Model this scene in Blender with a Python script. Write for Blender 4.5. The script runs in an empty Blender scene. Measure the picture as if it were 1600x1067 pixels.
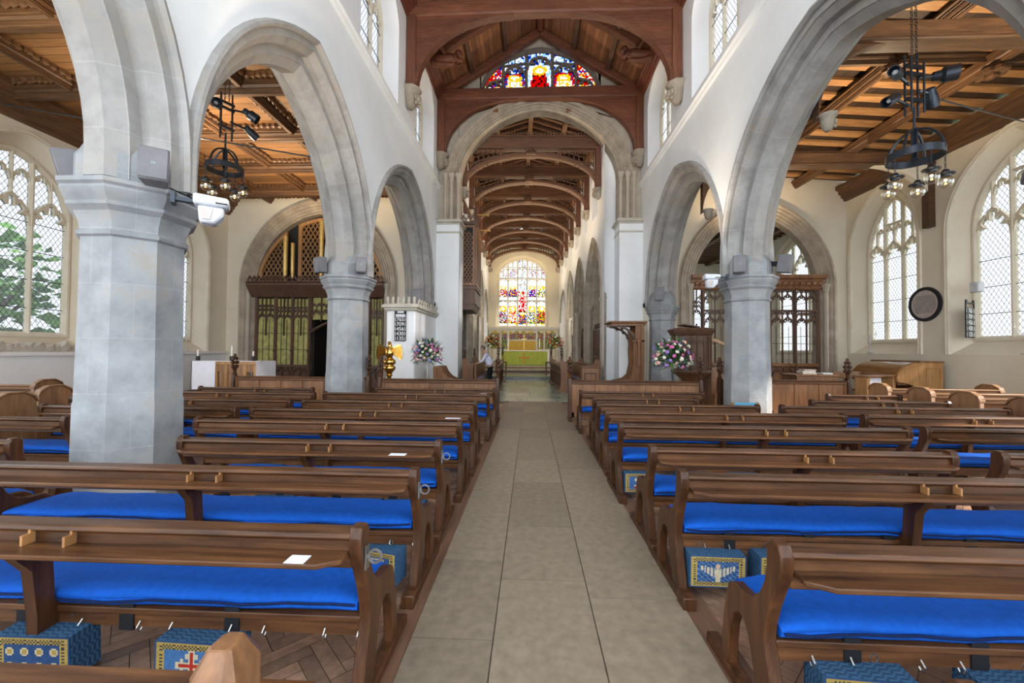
EXPO = 2.1
import bpy, math, random
from mathutils import Matrix, Vector
rnd = random.Random(7)
SC = bpy.context.scene
COL = SC.collection
PI = math.pi
WM = {}
V = Vector

class MB:
    """collects geometry for ONE mesh object"""
    def __init__(s, T=None):
        s.v = []; s.f = []; s.m = []; s.uv = []; s.c = []; s.T = T
    def add(s, vs, fs, m=0, uvs=None, col=None):
        b = len(s.v)
        for p in vs:
            p = V(p)
            s.v.append(s.T @ p if s.T else p)
        for i, f in enumerate(fs):
            s.f.append([b + k for k in f]); s.m.append(m)
            s.uv.append(uvs[i] if uvs else None); s.c.append(col)
        return s
    def box(s, x0, x1, y0, y1, z0, z1, m=0, col=None):
        v = [(x, y, z) for x in (x0, x1) for y in (y0, y1) for z in (z0, z1)]
        return s.add(v, [(0,1,3,2),(4,6,7,5),(0,4,5,1),(2,3,7,6),(0,2,6,4),(1,5,7,3)], m, None, col)
    def obox(s, c, size, R, m=0, col=None):
        c = V(c); h = V(size) / 2
        v = [c + R @ V((h.x*i, h.y*j, h.z*k)) for i in (-1,1) for j in (-1,1) for k in (-1,1)]
        return s.add(v, [(0,1,3,2),(4,6,7,5),(0,4,5,1),(2,3,7,6),(0,2,6,4),(1,5,7,3)], m, None, col)
    def beam(s, a, b, w, h, up=(0,0,1), m=0):
        a = V(a); b = V(b); d = (b - a); L = d.length; d.normalize()
        x = d.cross(V(up)); x.normalize(); z = x.cross(d)
        R = Matrix((d, x, z)).transposed()
        return s.obox((a + b)/2, (L, w, h), R, m)
    def prism(s, poly, fr, d0, d1, m=0, col=None):
        O, eu, ev, en = [V(q) for q in fr]; n = len(poly)
        v = [O + eu*p[0] + ev*p[1] + en*d0 for p in poly] + [O + eu*p[0] + ev*p[1] + en*d1 for p in poly]
        f = [tuple(range(n - 1, -1, -1)), tuple(range(n, 2*n))] + [(i, (i+1) % n, n + (i+1) % n, n + i) for i in range(n)]
        return s.add(v, f, m, None, col)
    def sweep(s, pts, prof, fr, closed=False, pclosed=False, m=0, caps=False):
        O, eu, ev, en = [V(q) for q in fr]; n = len(pts); k = len(prof)
        rows = []; acc = 0; us = []
        for i, p in enumerate(pts):
            a = pts[i-1] if (i > 0 or closed) else None
            b = pts[(i+1) % n] if (i < n-1 or closed) else None
            def un(p, q):
                d = (q[0]-p[0], q[1]-p[1]); l = math.hypot(*d) or 1e-9; return (d[0]/l, d[1]/l)
            d1 = un(a, p) if a is not None else None; d2 = un(p, b) if b is not None else None
            if d1 is None: d1 = d2
            if d2 is None: d2 = d1
            nx, ny = -(d1[1]+d2[1]), d1[0]+d2[0]; l = math.hypot(nx, ny)
            if l < 1e-6: nx, ny, l = -d1[1], d1[0], 1
            nx, ny = nx/l, ny/l; c = max(.35, nx*-d1[1] + ny*d1[0])
            if i: acc += math.hypot(p[0]-pts[i-1][0], p[1]-pts[i-1][1])
            us.append(acc)
            rows.append([O + eu*(p[0]+nx*q[0]/c) + ev*(p[1]+ny*q[0]/c) + en*q[1] for q in prof])
        vl = [0]
        for j in range(1, k): vl.append(vl[-1] + math.hypot(prof[j][0]-prof[j-1][0], prof[j][1]-prof[j-1][1]))
        v = [p for r in rows for p in r]; f = []; uv = []
        for i in range(n if closed else n-1):
            i2 = (i+1) % n; u2 = us[i2] if i2 else acc + .1
            for j in range(k if pclosed else k-1):
                j2 = (j+1) % k; w2 = vl[j2] if j2 else vl[-1] + .1
                f.append((i*k+j, i2*k+j, i2*k+j2, i*k+j2)); uv.append(((us[i], vl[j]), (u2, vl[j]), (u2, w2), (us[i], w2)))
        if caps and pclosed and not closed:
            f.append(tuple(range(k))); uv.append(None); f.append(tuple((n-1)*k + j for j in range(k-1, -1, -1))); uv.append(None)
        return s.add(v, f, m, uv)
    def tube(s, path, r, n=8, m=0, closed=False, radii=None, caps=True):
        P = [V(p) for p in path]; N = len(P); vs = []; fs = []
        ref = V((0,0,1)); prev = None
        for i, p in enumerate(P):
            a = P[i-1] if (i or closed) else p; b = P[(i+1) % N] if (i < N-1 or closed) else p
            d = (b - a)
            if d.length < 1e-9: d = V((0,0,1))
            d.normalize()
            if prev is None:
                x = d.cross(ref)
                if x.length < .05: x = d.cross(V((1,0,0)))
            else:
                x = prev - d * prev.dot(d)
                if x.length < 1e-6: x = d.orthogonal()
            x.normalize(); prev = x; y = d.cross(x)
            rr = radii[i] if radii else r
            for k in range(n):
                t = 2*PI*k/n; vs.append(p + x*(rr*math.cos(t)) + y*(rr*math.sin(t)))
        for i in range(N if closed else N-1):
            i2 = (i+1) % N
            for k in range(n): fs.append((i*n+k, i*n+(k+1) % n, i2*n+(k+1) % n, i2*n+k))
        if caps and not closed:
            fs.append(tuple(range(n-1, -1, -1))); fs.append(tuple((N-1)*n + k for k in range(n)))
        return s.add(vs, fs, m)
    def lathe(s, prof, c=(0,0,0), n=16, m=0, R=None, ph=0.0, caps=True):
        c = V(c); vs = []; fs = []; k = len(prof)
        for r, z in prof:
            for i in range(n):
                t = 2*PI*i/n + ph; p = V((r*math.cos(t), r*math.sin(t), z))
                vs.append(c + (R @ p if R else p))
        for j in range(k-1):
            for i in range(n): fs.append((j*n+i, j*n+(i+1) % n, (j+1)*n+(i+1) % n, (j+1)*n+i))
        if caps and prof[0][0] > 1e-4: fs.append(tuple(range(n-1, -1, -1)))
        if caps and prof[-1][0] > 1e-4: fs.append(tuple((k-1)*n + i for i in range(n)))
        return s.add(vs, fs, m)
    def ball(s, c, r, n=8, m=0, R=None, col=None):
        if not hasattr(r, '__len__'): r = (r, r, r)
        c = V(c); h = max(3, n//2); vs = [c + (R @ V((0,0,-r[2])) if R else V((0,0,-r[2])))]; fs = []
        for j in range(1, h):
            a = -PI/2 + PI*j/h
            for i in range(n):
                t = 2*PI*i/n; p = V((r[0]*math.cos(a)*math.cos(t), r[1]*math.cos(a)*math.sin(t), r[2]*math.sin(a)))
                vs.append(c + (R @ p if R else p))
        vs.append(c + (R @ V((0,0,r[2])) if R else V((0,0,r[2])))); e = len(vs)-1
        for i in range(n):
            fs.append((0, 1+(i+1) % n, 1+i)); fs.append((e, e-n+i, e-n+(i+1) % n))
            for j in range(h-2): fs.append((1+j*n+i, 1+j*n+(i+1) % n, 1+(j+1)*n+(i+1) % n, 1+(j+1)*n+i))
        return s.add(vs, fs, m, None, col)
    def grid(s, f, nu, nv, m=0, col=None):
        vs = [f(i/nu, j/nv) for i in range(nu+1) for j in range(nv+1)]
        return s.add(vs, [(i*(nv+1)+j, (i+1)*(nv+1)+j, (i+1)*(nv+1)+j+1, i*(nv+1)+j+1) for i in range(nu) for j in range(nv)], m, None, col)
    def build(s, name, mats, parent=None, origin=None, angle=32, bevel=0, flat=False):
        if not isinstance(mats, (list, tuple)): mats = [mats]
        M = WM[parent.name].copy() if parent is not None else Matrix.Translation(V(origin or (0,0,0)))
        Mi = M.inverted()
        me = bpy.data.meshes.new(name)
        me.from_pydata([Mi @ p for p in s.v], [], s.f)
        for q in mats: me.materials.append(q)
        if len(mats) > 1: me.polygons.foreach_set('material_index', s.m)
        if any(u is not None for u in s.uv):
            l = me.uv_layers.new(name='UV').data; k = 0
            for f, u in zip(s.f, s.uv):
                for j in range(len(f)):
                    l[k].uv = u[j] if u else (0, 0); k += 1
        if any(c is not None for c in s.c):
            at = me.color_attributes.new('Col', 'FLOAT_COLOR', 'CORNER').data; k = 0
            for f, c in zip(s.f, s.c):
                c = c or (.5,.5,.5)
                for j in range(len(f)): at[k].color = (c[0], c[1], c[2], 1); k += 1
        if not flat:
            me.polygons.foreach_set('use_smooth', [True]*len(me.polygons)); me.set_sharp_from_angle(angle=math.radians(angle))
        me.update()
        o = bpy.data.objects.new(name, me); COL.objects.link(o)
        if parent is not None: o.parent = parent
        else: o.location = V(origin or (0,0,0))
        WM[o.name] = M
        if bevel:
            b = o.modifiers.new('Bevel', 'BEVEL'); b.width = bevel; b.segments = 1; b.limit_method = 'ANGLE'; b.angle_limit = math.radians(40)
        return o

def tag(o, label=None, cat=None, group=None, kind=None):
    if label: o['label'] = label
    if cat: o['category'] = cat
    if group: o['group'] = group
    if kind: o['kind'] = kind
    return o
def thing(name, loc, label, cat, group=None, rz=0.0, kind=None):
    o = bpy.data.objects.new(name, None); COL.objects.link(o); o.empty_display_size = .1
    o.location = loc; o.rotation_euler = (0, 0, rz)
    WM[o.name] = Matrix.Translation(V(loc)) @ Matrix.Rotation(rz, 4, 'Z')
    return tag(o, label, cat, group, kind)
def struct(o): o['kind'] = 'structure'; return o
def dup(root, loc, rz, label, group=None, skip=(), scale=None):
    r = root.copy(); COL.objects.link(r); r.location = loc; r.rotation_euler = (0, 0, rz); r['label'] = label
    if group: r['group'] = group
    WM[r.name] = Matrix.Translation(V(loc)) @ Matrix.Rotation(rz, 4, 'Z')
    for ch in list(root.children):
        if ch.name.split('.')[0] in skip: continue
        c = ch.copy(); COL.objects.link(c); c.parent = r; WM[c.name] = WM[r.name]
        for g in list(ch.children):
            d = g.copy(); COL.objects.link(d); d.parent = c
    return r
def child(o, parent):
    c = o.copy(); COL.objects.link(c); c.parent = parent; return c

ORD = ['', 'first', 'second', 'third', 'fourth', 'fifth', 'sixth', 'seventh', 'eighth', 'ninth', 'tenth', 'eleventh', 'twelfth']
X, Y, Z = V((1,0,0)), V((0,1,0)), V((0,0,1))
def lerp(a, b, t): return a + (b-a)*t
def arch(u0, u1, vs, va, n=12):
    """two-centred pointed arch, or a flatter pointed curve when it is wider than high"""
    a = (u1-u0)/2; r = va-vs; c = (u0+u1)/2; L = []
    if r >= a*.98:
        R = (a*a + r*r)/(2*a); th = math.atan2(r, R-a)
        for i in range(n+1):
            t = th*i/n; L.append((u0 + R - R*math.cos(t), vs + R*math.sin(t)))
    else:
        for i in range(n+1):
            t = i/n; x = 1-(1-math.cos(t*PI/2))  # 1 .. 0
            y = math.sin(t*PI/2); y = .86*y + .14*t*y
            L.append((c - a*x, vs + r*y))
    return L + [(2*c-p[0], p[1]) for p in L[-2::-1]]
def arch_z(u, u0, u1, vs, va):
    P = arch(u0, u1, vs, va, 24)
    for p, q in zip(P, P[1:]):
        if p[0] <= u <= q[0]: return lerp(p[1], q[1], (u-p[0])/max(1e-9, q[0]-p[0]))
    return vs
def cusped(u0, u1, vs, va, k=5, d=.1, n=8):
    P = arch(u0, u1, vs, va, 15 if k == 5 else 9); N = len(P)-1; c = ((u0+u1)/2, vs + (va-vs)*.25); L = []
    for i, p in enumerate(P):
        t = i/N; s = 1 - d*4*max(0, 1-2.2*abs(math.sin(k*PI*t)))*(0 if i in (0, N) else 1)*.8
        L.append((c[0]+(p[0]-c[0])*s, c[1]+(p[1]-c[1])*s) if 0 < i < N else p)
    return L
def rect(w, d): return [(-w/2, -d/2), (w/2, -d/2), (w/2, d/2), (-w/2, d/2)]
def mull(w, d): return [(-w*.15, -d/2), (w*.15, -d/2), (w/2, -d*.1), (w/2, d*.1), (w*.15, d/2), (-w*.15, d/2), (-w/2, d*.1), (-w/2, -d*.1)]
def octagon(r, ph=PI/8): return [(r*math.cos(ph+PI/4*i), r*math.sin(ph+PI/4*i)) for i in range(8)]

# ------------------------------------------------------------------ materials
def newmat(name):
    m = bpy.data.materials.new(name); m.use_nodes = True; t = m.node_tree; t.nodes.clear(); return m, t
def N(t, typ, ins=None, **kw):
    n = t.nodes.new(typ)
    for k, v in kw.items(): setattr(n, k, v)
    for k, v in (ins or {}).items():
        if isinstance(v, bpy.types.NodeSocket): t.links.new(v, n.inputs[k])
        else: n.inputs[k].default_value = v
    return n
def rgba(c): return (c[0], c[1], c[2], 1)
def ramp(t, fac, stops):
    n = N(t, 'ShaderNodeValToRGB', {'Fac': fac}); e = n.color_ramp.elements
    while len(e) < len(stops): e.new(.5)
    for q, (p, c) in zip(e, stops): q.position = p; q.color = rgba(c)
    return n.outputs[0]
def mixc(t, f, a, b, mode='MIX'):
    n = N(t, 'ShaderNodeMix', None, data_type='RGBA', blend_type=mode)
    for k, v in ((0, f), (6, a), (7, b)):
        if isinstance(v, bpy.types.NodeSocket): t.links.new(v, n.inputs[k])
        else: n.inputs[k].default_value = v if k == 0 else rgba(v)
    return n.outputs[2]
def math_(t, op, a, b=0.0, c=None):
    n = N(t, 'ShaderNodeMath', None, operation=op)
    for k, v in enumerate((a, b) if c is None else (a, b, c)):
        if isinstance(v, bpy.types.NodeSocket): t.links.new(v, n.inputs[k])
        else: n.inputs[k].default_value = v
    return n.outputs[0]
def finish(m, t, col, rough=.6, bump=None, bs=.2, bd=.01, spec=.4, metal=0.0, extra=None):
    p = N(t, 'ShaderNodeBsdfPrincipled', {'Roughness': rough, 'Metallic': metal, 'Specular IOR Level': spec})
    if isinstance(col, bpy.types.NodeSocket): t.links.new(col, p.inputs['Base Color'])
    else: p.inputs['Base Color'].default_value = rgba(col)
    if bump is not None:
        b = N(t, 'ShaderNodeBump', {'Strength': bs, 'Distance': bd, 'Height': bump}); t.links.new(b.outputs[0], p.inputs['Normal'])
    o = N(t, 'ShaderNodeOutputMaterial'); t.links.new(p.outputs[0], o.inputs[0]); return m
def coords(t, which='Object', scale=(1,1,1), rot=(0,0,0)):
    c = N(t, 'ShaderNodeTexCoord'); mp = N(t, 'ShaderNodeMapping', {'Scale': scale, 'Rotation': rot}); t.links.new(c.outputs[which], mp.inputs[0]); return mp.outputs[0]
def noise(t, vec, s, det=4, rough=.55): return N(t, 'ShaderNodeTexNoise', {'Vector': vec, 'Scale': s, 'Detail': det, 'Roughness': rough}).outputs[0]
def plain(name, c, rough=.6, spec=.4, metal=0.0, var=.12, ns=6, bs=0.0):
    m, t = newmat(name); v = coords(t); n = noise(t, v, ns)
    col = ramp(t, n, [(.3, [x*(1-var) for x in c]), (.7, [min(1, x*(1+var)) for x in c])])
    return finish(m, t, col, rough, n if bs else None, bs, .01, spec, metal)
def wood(name, c1, c2, axis='x', rough=.38, grain=14, bs=.08, planks=0, spec=.45):
    """streaky grain along one axis, c1 dark, c2 light"""
    m, t = newmat(name); k = grain
    sc = {'x': (1.2, k, k), 'y': (k, 1.2, k), 'z': (k, k, 1.2)}[axis]
    v = coords(t, 'Object', sc); n1 = noise(t, v, 1.5, 6, .65)
    v2 = coords(t, 'Object', [q*.12 for q in sc]); n2 = noise(t, v2, 2.0, 3)
    f = math_(t, 'ADD', math_(t, 'MULTIPLY', n1, .65), math_(t, 'MULTIPLY', n2, .35))
    col = ramp(t, f, [(.32, c1), (.5, [lerp(a, b, .45) for a, b in zip(c1, c2)]), (.68, c2)])
    oi = N(t, 'ShaderNodeObjectInfo'); h = math_(t, 'MULTIPLY_ADD', oi.outputs['Random'], .3, .85)
    hs = N(t, 'ShaderNodeHueSaturation', {'Color': col, 'Value': h}); col = hs.outputs[0]
    if planks:
        pc = coords(t, 'Object'); s = N(t, 'ShaderNodeSeparateXYZ', {0: pc}); ax = s.outputs[{'x': 0, 'y': 1, 'z': 2}[planks[0]]]
        q = math_(t, 'DIVIDE', ax, planks[1]); fr = math_(t, 'FRACT', q); fl = math_(t, 'FLOOR', q)
        w = N(t, 'ShaderNodeTexWhiteNoise', {'W': fl}, noise_dimensions='1D')
        hs2 = N(t, 'ShaderNodeHueSaturation', {'Color': col, 'Value': math_(t, 'MULTIPLY_ADD', w.outputs[0], .6, .7)})
        edge = math_(t, 'LESS_THAN', fr, .06); col = mixc(t, edge, hs2.outputs[0], [x*.25 for x in c1])
    return finish(m, t, col, rough, n1, bs, .006, spec)
def stone(name, c1, c2, mode='wall', bw=.75, bh=.42, joint=None, jf=.55, rough=.75, dirt=None):
    m, t = newmat(name); v = coords(t); n = noise(t, v, 2.2, 7, .62); n2 = noise(t, v, 16, 4)
    col = ramp(t, n, [(.34, c1), (.66, c2)])
    col = mixc(t, math_(t, 'MULTIPLY', n2, .22), col, [x*.55 for x in c1])
    if dirt is not None:
        n3 = noise(t, coords(t), 1.1, 9, .7); col = mixc(t, ramp(t, n3, [(.53, (0,0,0)), (.60, (.6,.6,.6))]), col, dirt)
    if joint is not None:
        if mode == 'uv':
            uv = N(t, 'ShaderNodeTexCoord').outputs['UV']
        else:
            s = N(t, 'ShaderNodeSeparateXYZ', {0: coords(t)}); uv = N(t, 'ShaderNodeCombineXYZ', {0: math_(t, 'ADD', s.outputs[0], s.outputs[1]), 1: s.outputs[2]}).outputs[0]
        b = N(t, 'ShaderNodeTexBrick', {'Vector': uv, 'Color1': (0,0,0,1), 'Color2': (.35,.35,.35,1), 'Mortar': (1,1,1,1), 'Scale': 1.0, 'Mortar Size': .006, 'Mortar Smooth': .3, 'Brick Width': bw, 'Row Height': bh})
        col = mixc(t, math_(t, 'MULTIPLY', b.outputs['Color'], .22), col, [x*.6 for x in c1])
        col = mixc(t, math_(t, 'MULTIPLY', b.outputs['Fac'], jf), col, joint)
    return finish(m, t, col, rough, n2, .25, .012, .25)
def attr(name, rough=.6, spec=.4, var=.25, ns=8, axis=None, bs=.1, tint=(1,1,1)):
    """each piece of the pattern keeps its own colour, stored per face"""
    m, t = newmat(name); a = N(t, 'ShaderNodeAttribute', None, attribute_name='Col')
    n = noise(t, coords(t, 'Object', axis or (1,1,1)), ns, 5)
    col = mixc(t, 1.0, a.outputs[0], ramp(t, n, [(.3, [1-var]*3), (.7, [1+var*.4]*3)]), 'MULTIPLY')
    return finish(m, t, col, rough, n, bs, .006, spec)
def glass(name, s=.12, lead=(.10,.075,.08), w=.10, ratio=.62, tint=(.33,.33,.345), plane='y'):
    """clear quarries in a diamond lattice of leads"""
    m, t = newmat(name); sp = N(t, 'ShaderNodeSeparateXYZ', {0: coords(t)})
    h = sp.outputs[0 if plane == 'x' else 1]; z = math_(t, 'MULTIPLY', sp.outputs[2], ratio)
    L = None
    for op in ('ADD', 'SUBTRACT'):
        q = math_(t, 'FRACT', math_(t, 'DIVIDE', math_(t, op, h, z), s)); q = math_(t, 'LESS_THAN', q, w)
        L = q if L is None else math_(t, 'MAXIMUM', L, q)
    fl = noise(t, coords(t, 'Object', (7, 7, 7)), 1.0, 2)
    tr = N(t, 'ShaderNodeBsdfTransparent', {'Color': mixc(t, fl, [q*.8 for q in tint], tint)})
    tl = N(t, 'ShaderNodeBsdfTranslucent', {'Color': rgba(tint)})
    g = N(t, 'ShaderNodeMixShader', {0: .18}); t.links.new(tr.outputs[0], g.inputs[1]); t.links.new(tl.outputs[0], g.inputs[2])
    d = N(t, 'ShaderNodeBsdfDiffuse', {'Color': rgba(lead)})
    x = N(t, 'ShaderNodeMixShader', {0: L}); t.links.new(g.outputs[0], x.inputs[1]); t.links.new(d.outputs[0], x.inputs[2])
    o = N(t, 'ShaderNodeOutputMaterial'); t.links.new(x.outputs[0], o.inputs[0]); return m
def stained(name):
    m, t = newmat(name); a = N(t, 'ShaderNodeAttribute', None, attribute_name='Col')
    gm = N(t, 'ShaderNodeGamma', {0: a.outputs[0], 1: 2.2}); k = mixc(t, 1.0, gm.outputs[0], (.42,.42,.42), 'MULTIPLY')
    tr = N(t, 'ShaderNodeBsdfTransparent', {'Color': k}); tl = N(t, 'ShaderNodeBsdfTranslucent', {'Color': k})
    x = N(t, 'ShaderNodeMixShader', {0: .25}); t.links.new(tr.outputs[0], x.inputs[1]); t.links.new(tl.outputs[0], x.inputs[2])
    o = N(t, 'ShaderNodeOutputMaterial'); t.links.new(x.outputs[0], o.inputs[0]); return m
def plaster(name, c, c2, s=.7):
    m, t = newmat(name); n = noise(t, coords(t), s, 8, .62); n2 = noise(t, coords(t), 30, 3)
    return finish(m, t, ramp(t, n, [(.35, c2), (.6, c)]), .85, n2, .12, .006, .2)

M = {}
M['plaster'] = plaster('white_limewash', (.86,.87,.88), (.80,.81,.82))
M['cream'] = plaster('cream_limewash', (.80,.745,.62), (.72,.655,.52), .5)
M['stone'] = stone('grey_limestone', (.225,.235,.245), (.385,.40,.415), 'wall', .95, .58, (.55,.55,.55), .22, dirt=(.30,.26,.21))
M['archstone'] = stone('grey_voussoirs', (.27,.255,.24), (.43,.42,.41), 'uv', .62, 9, (.55,.54,.52), .3, dirt=(.30,.26,.21))
M['warmstone'] = stone('buff_limestone', (.34,.28,.215), (.52,.45,.36), 'uv', .5, 9, (.6,.55,.46), .35)
M['winstone'] = stone('pale_window_stone', (.74,.68,.54), (.86,.81,.68))
M['corbel'] = stone('weathered_corbel_stone', (.26,.22,.17), (.42,.37,.30))
M['palestone'] = stone('pale_carved_stone', (.50,.46,.38), (.66,.62,.54))
M['pew'] = wood('dark_oak_pew', (.015,.005,.0025), (.195,.083,.032), 'x', .36, spec=.3)
M['pewend'] = wood('dark_oak_end', (.02,.0075,.0035), (.12,.048,.019), 'z', .36, spec=.3)
M['peg'] = wood('light_oak_peg', (.30,.14,.05), (.42,.22,.09), 'z')
M['boxpew'] = wood('mid_oak_panel', (.16,.075,.03), (.34,.18,.085), 'z', .4)
M['boxrail'] = wood('mid_oak_rail', (.16,.075,.03), (.36,.19,.09), 'x', .4)
M['redx'] = wood('red_oak_beam', (.075,.024,.012), (.24,.088,.045), 'x', .5)
M['redz'] = wood('red_oak_post', (.075,.024,.012), (.22,.082,.042), 'z', .5)
M['redboard'] = wood('red_roof_boards', (.15,.055,.025), (.40,.19,.09), 'y', .5, planks=('x', .16))
M['redy'] = wood('red_oak_plate', (.07,.018,.010), (.21,.066,.034), 'y', .5)
M['dbx'] = wood('dark_roof_beam', (.045,.022,.012), (.15,.08,.045), 'x', .55)
M['chx'] = wood('brown_chancel_beam', (.06,.025,.012), (.20,.095,.047), 'x', .5)
M['chboard'] = wood('brown_chancel_boards', (.05,.02,.010), (.17,.08,.04), 'y', .55, planks=('x', .2))
M['chy'] = wood('brown_chancel_purlin', (.10,.045,.02), (.30,.16,.08), 'y', .5)
M['aix'] = wood('tan_aisle_beam', (.04,.019,.009), (.16,.08,.036), 'x', .5)
M['aiy'] = wood('tan_aisle_purlin', (.04,.019,.009), (.16,.08,.036), 'y', .5)
M['aiboard'] = wood('orange_aisle_boards', (.16,.075,.028), (.36,.19,.08), 'x', .5, planks=('y', .24))
M['rafter'] = wood('orange_rafter', (.20,.095,.035), (.46,.25,.10), 'x', .5)
M['dboard'] = wood('dark_roof_boards', (.018,.010,.006), (.05,.026,.014), 'y', .6, planks=('x', .25))
M['scr'] = wood('dark_screen_oak', (.05,.024,.014), (.15,.075,.045), 'z', .45)
M['desk'] = wood('mid_brown_oak', (.12,.05,.02), (.30,.145,.065), 'z', .4)
M['honey'] = wood('honey_oak', (.28,.13,.045), (.52,.29,.12), 'z', .35)
M['blue'] = plain('blue_cushion_felt', (.004,.088,.47), .85, .2, var=.12, ns=30, bs=.1)
M['bluepipe'] = plain('dark_blue_piping', (.003,.012,.06), .8, .2)
M['strap'] = plain('black_webbing', (.012,.013,.016), .7, .2)
M['bluegrey'] = plain('blue_grey_seat', (.10,.30,.45), .85, .2)
M['purple'] = plain('mauve_seat_pad', (.20,.15,.19), .9, .2)
M['iron'] = plain('black_iron', (.035,.042,.055), .35, .5, .6)
M['grey'] = plain('grey_speaker', (.165,.16,.17), .55, .4)
M['greycloth'] = plain('grey_speaker_cloth', (.22,.25,.26), .8, .3)
M['whiteplastic'] = plain('white_plastic', (.62,.65,.70), .4, .5)
M['dark'] = plain('dark_void', (.02,.018,.016), .7, .3)
M['brass'] = plain('polished_brass', (.78,.50,.14), .2, .5, 1.0)
M['gilt'] = plain('gilded_pipe', (.66,.45,.15), .35, .5, .5)
M['steel'] = plain('dull_steel', (.42,.42,.42), .35, .5, 1.0)
M['white'] = plain('white_linen', (.80,.80,.86), .85, .2, var=.04)
M['paper'] = plain('white_paper', (.75,.78,.85), .8, .2, var=.03)
M['wax'] = plain('ivory_wax', (.85,.82,.72), .5, .4, var=.03)
M['greenfrontal'] = plain('green_silk', (.30,.34,.05), .6, .3, var=.15, ns=12)
M['goldcloth'] = plain('gold_curtain', (.55,.36,.07), .6, .3)
M['lead'] = plain('dark_leads', (.05,.045,.05), .5, .4)
M['ywglass'] = plain('olive_curtain', (.40,.38,.13), .7, .3, var=.3, ns=5)
M['board'] = plain('black_board', (.018,.018,.02), .5, .4)
M['num'] = plain('white_numeral', (.85,.85,.85), .6, .3, var=.02)
M['slate'] = plain('grey_tablet', (.52,.46,.43), .5, .4, var=.1)
M['clear'] = glass('leaded_clear_glass', .125)
M['clearx'] = glass('leaded_clear_glass_east', .125, plane='x')
M['stain'] = stained('stained_glass')
M['herring'] = attr('herringbone_oak_blocks', .34, .5, .3, 18)
M['slab'] = attr('worn_stone_slabs', .5, .4, .22, 14)
M['chslab'] = attr('green_grey_slabs', .22, .5, .3, 4)
M['stitch'] = attr('wool_embroidery', .9, .15, .2, 40)
M['petal'] = attr('petals_and_leaves', .6, .3, .2, 20)
# ------------------------------------------------------------------ the setting
XL, XR = -13.3, 12.9          # outer aisle walls
NL, NR = -4.0, 4.6            # nave faces of the arcades
YE = 17.3                     # east wall of nave and aisles
CH = Matrix.Translation((-.03, 18, 0)) @ Matrix.Rotation(math.radians(1.9), 4, 'Z')   # the chancel leans a little north
ZT = 12.55                    # nave wall head
# floors
fb = MB()
fb.box(XL-.5, XR+.6, -3, 19, -.3, -.006); struct(fb.build('floor', plain('sub_floor', (.10,.07,.05), .6)))
hb = MB(); W, L = .082, .328; r2 = math.sqrt(.5)
def inwood(x, y): return .7 < y < 12.6 and (XL+.3 < x < -.70 or 1.03 < x < XR-.2)
for i in range(-150, 190):
    for j in range(-45, 50):
        ox, oy = i*W - j*L, i*W + j*L
        for (a, b, c, d) in ((0, 0, L, W), (L, W-L, L+W, W)):
            cx, cy = ox+(a+c)/2, oy+(b+d)/2; wx, wy = (cx-cy)*r2, (cx+cy)*r2
            if not inwood(wx, wy): continue
            g = .0018; q = rnd.random(); k = .62 + .62*q
            col = (.33*k*(1+.10*rnd.random()), .205*k, .135*k)
            P = [(ox+a+g, oy+b+g), (ox+c-g, oy+b+g), (ox+c-g, oy+d-g), (ox+a+g, oy+d-g)]
            hb.add([((px-py)*r2, (px+py)*r2, 0) for px, py in P], [(0,1,2,3)], 0, None, col)
struct(hb.build('floor_herringbone', M['herring'], flat=True))
eb = MB()
for x0 in (-.83, 1.0): eb.box(x0, x0+.16, .5, 12.9, -.005, .003)
struct(eb.build('trim_1', wood('floor_border_board', (.09,.045,.028), (.21,.12,.075), 'y', .4)))
sb = MB(); sb.box(-.67, 1.0, -1.5, 13.2, -.005, .004, 0, (.09,.075,.055))
for x0, x1 in ((-.67, -.2), (-.2, .4), (.4, 1.0)):
    y = -1.4 + rnd.random()*.8
    while y < 13.15:
        y2 = min(13.2, y + .75 + rnd.random()*.85); k = .86 + .28*rnd.random()
        sb.box(x0+.004, x1-.004, y+.004, y2-.004, 0, .010, 0, (.25*k, .205*k, .148*k)); y = y2
struct(sb.build('floor_slabs', M['slab'], flat=True))
cb = MB(); cb.box(-4, 4.6, 13.2, 23.2, -.006, .001, 0, (.07,.08,.075))
y = 13.2
while y < 23.1:
    y2 = min(23.2, y + .85); x = -4 + rnd.random()*.3
    while x < 4.55:
        x2 = min(4.6, x + .7 + rnd.random()*.4); k = .7 + .5*rnd.random(); gtone = .5+.5*rnd.random()
        cb.box(x+.012, x2-.012, y+.014, y2-.014, 0, .006, 0, (lerp(.42,.28,gtone)*k, lerp(.43,.38,gtone)*k, lerp(.36,.31,gtone)*k)); x = x2
    y = y2
struct(cb.build('floor_chancel', M['chslab'], flat=True))
st = MB(CH)
for k, (v0, h) in enumerate(((5.1, .16), (9.0, .32), (11.9, .46))): st.box(-3.1, 3.1, v0, 18.2, -.2 if k == 0 else h-.17, h, 0, (.25,.27,.25))
struct(st.build('floor_sanctuary', M['chslab'], bevel=.01))
sr = MB(CH)
for v0, h in ((9.0, .32), (11.9, .46)): sr.box(-3.05, 3.05, v0-.03, v0+.0, h-.15, h-.02)
struct(sr.build('trim_2', M['desk']))

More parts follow.
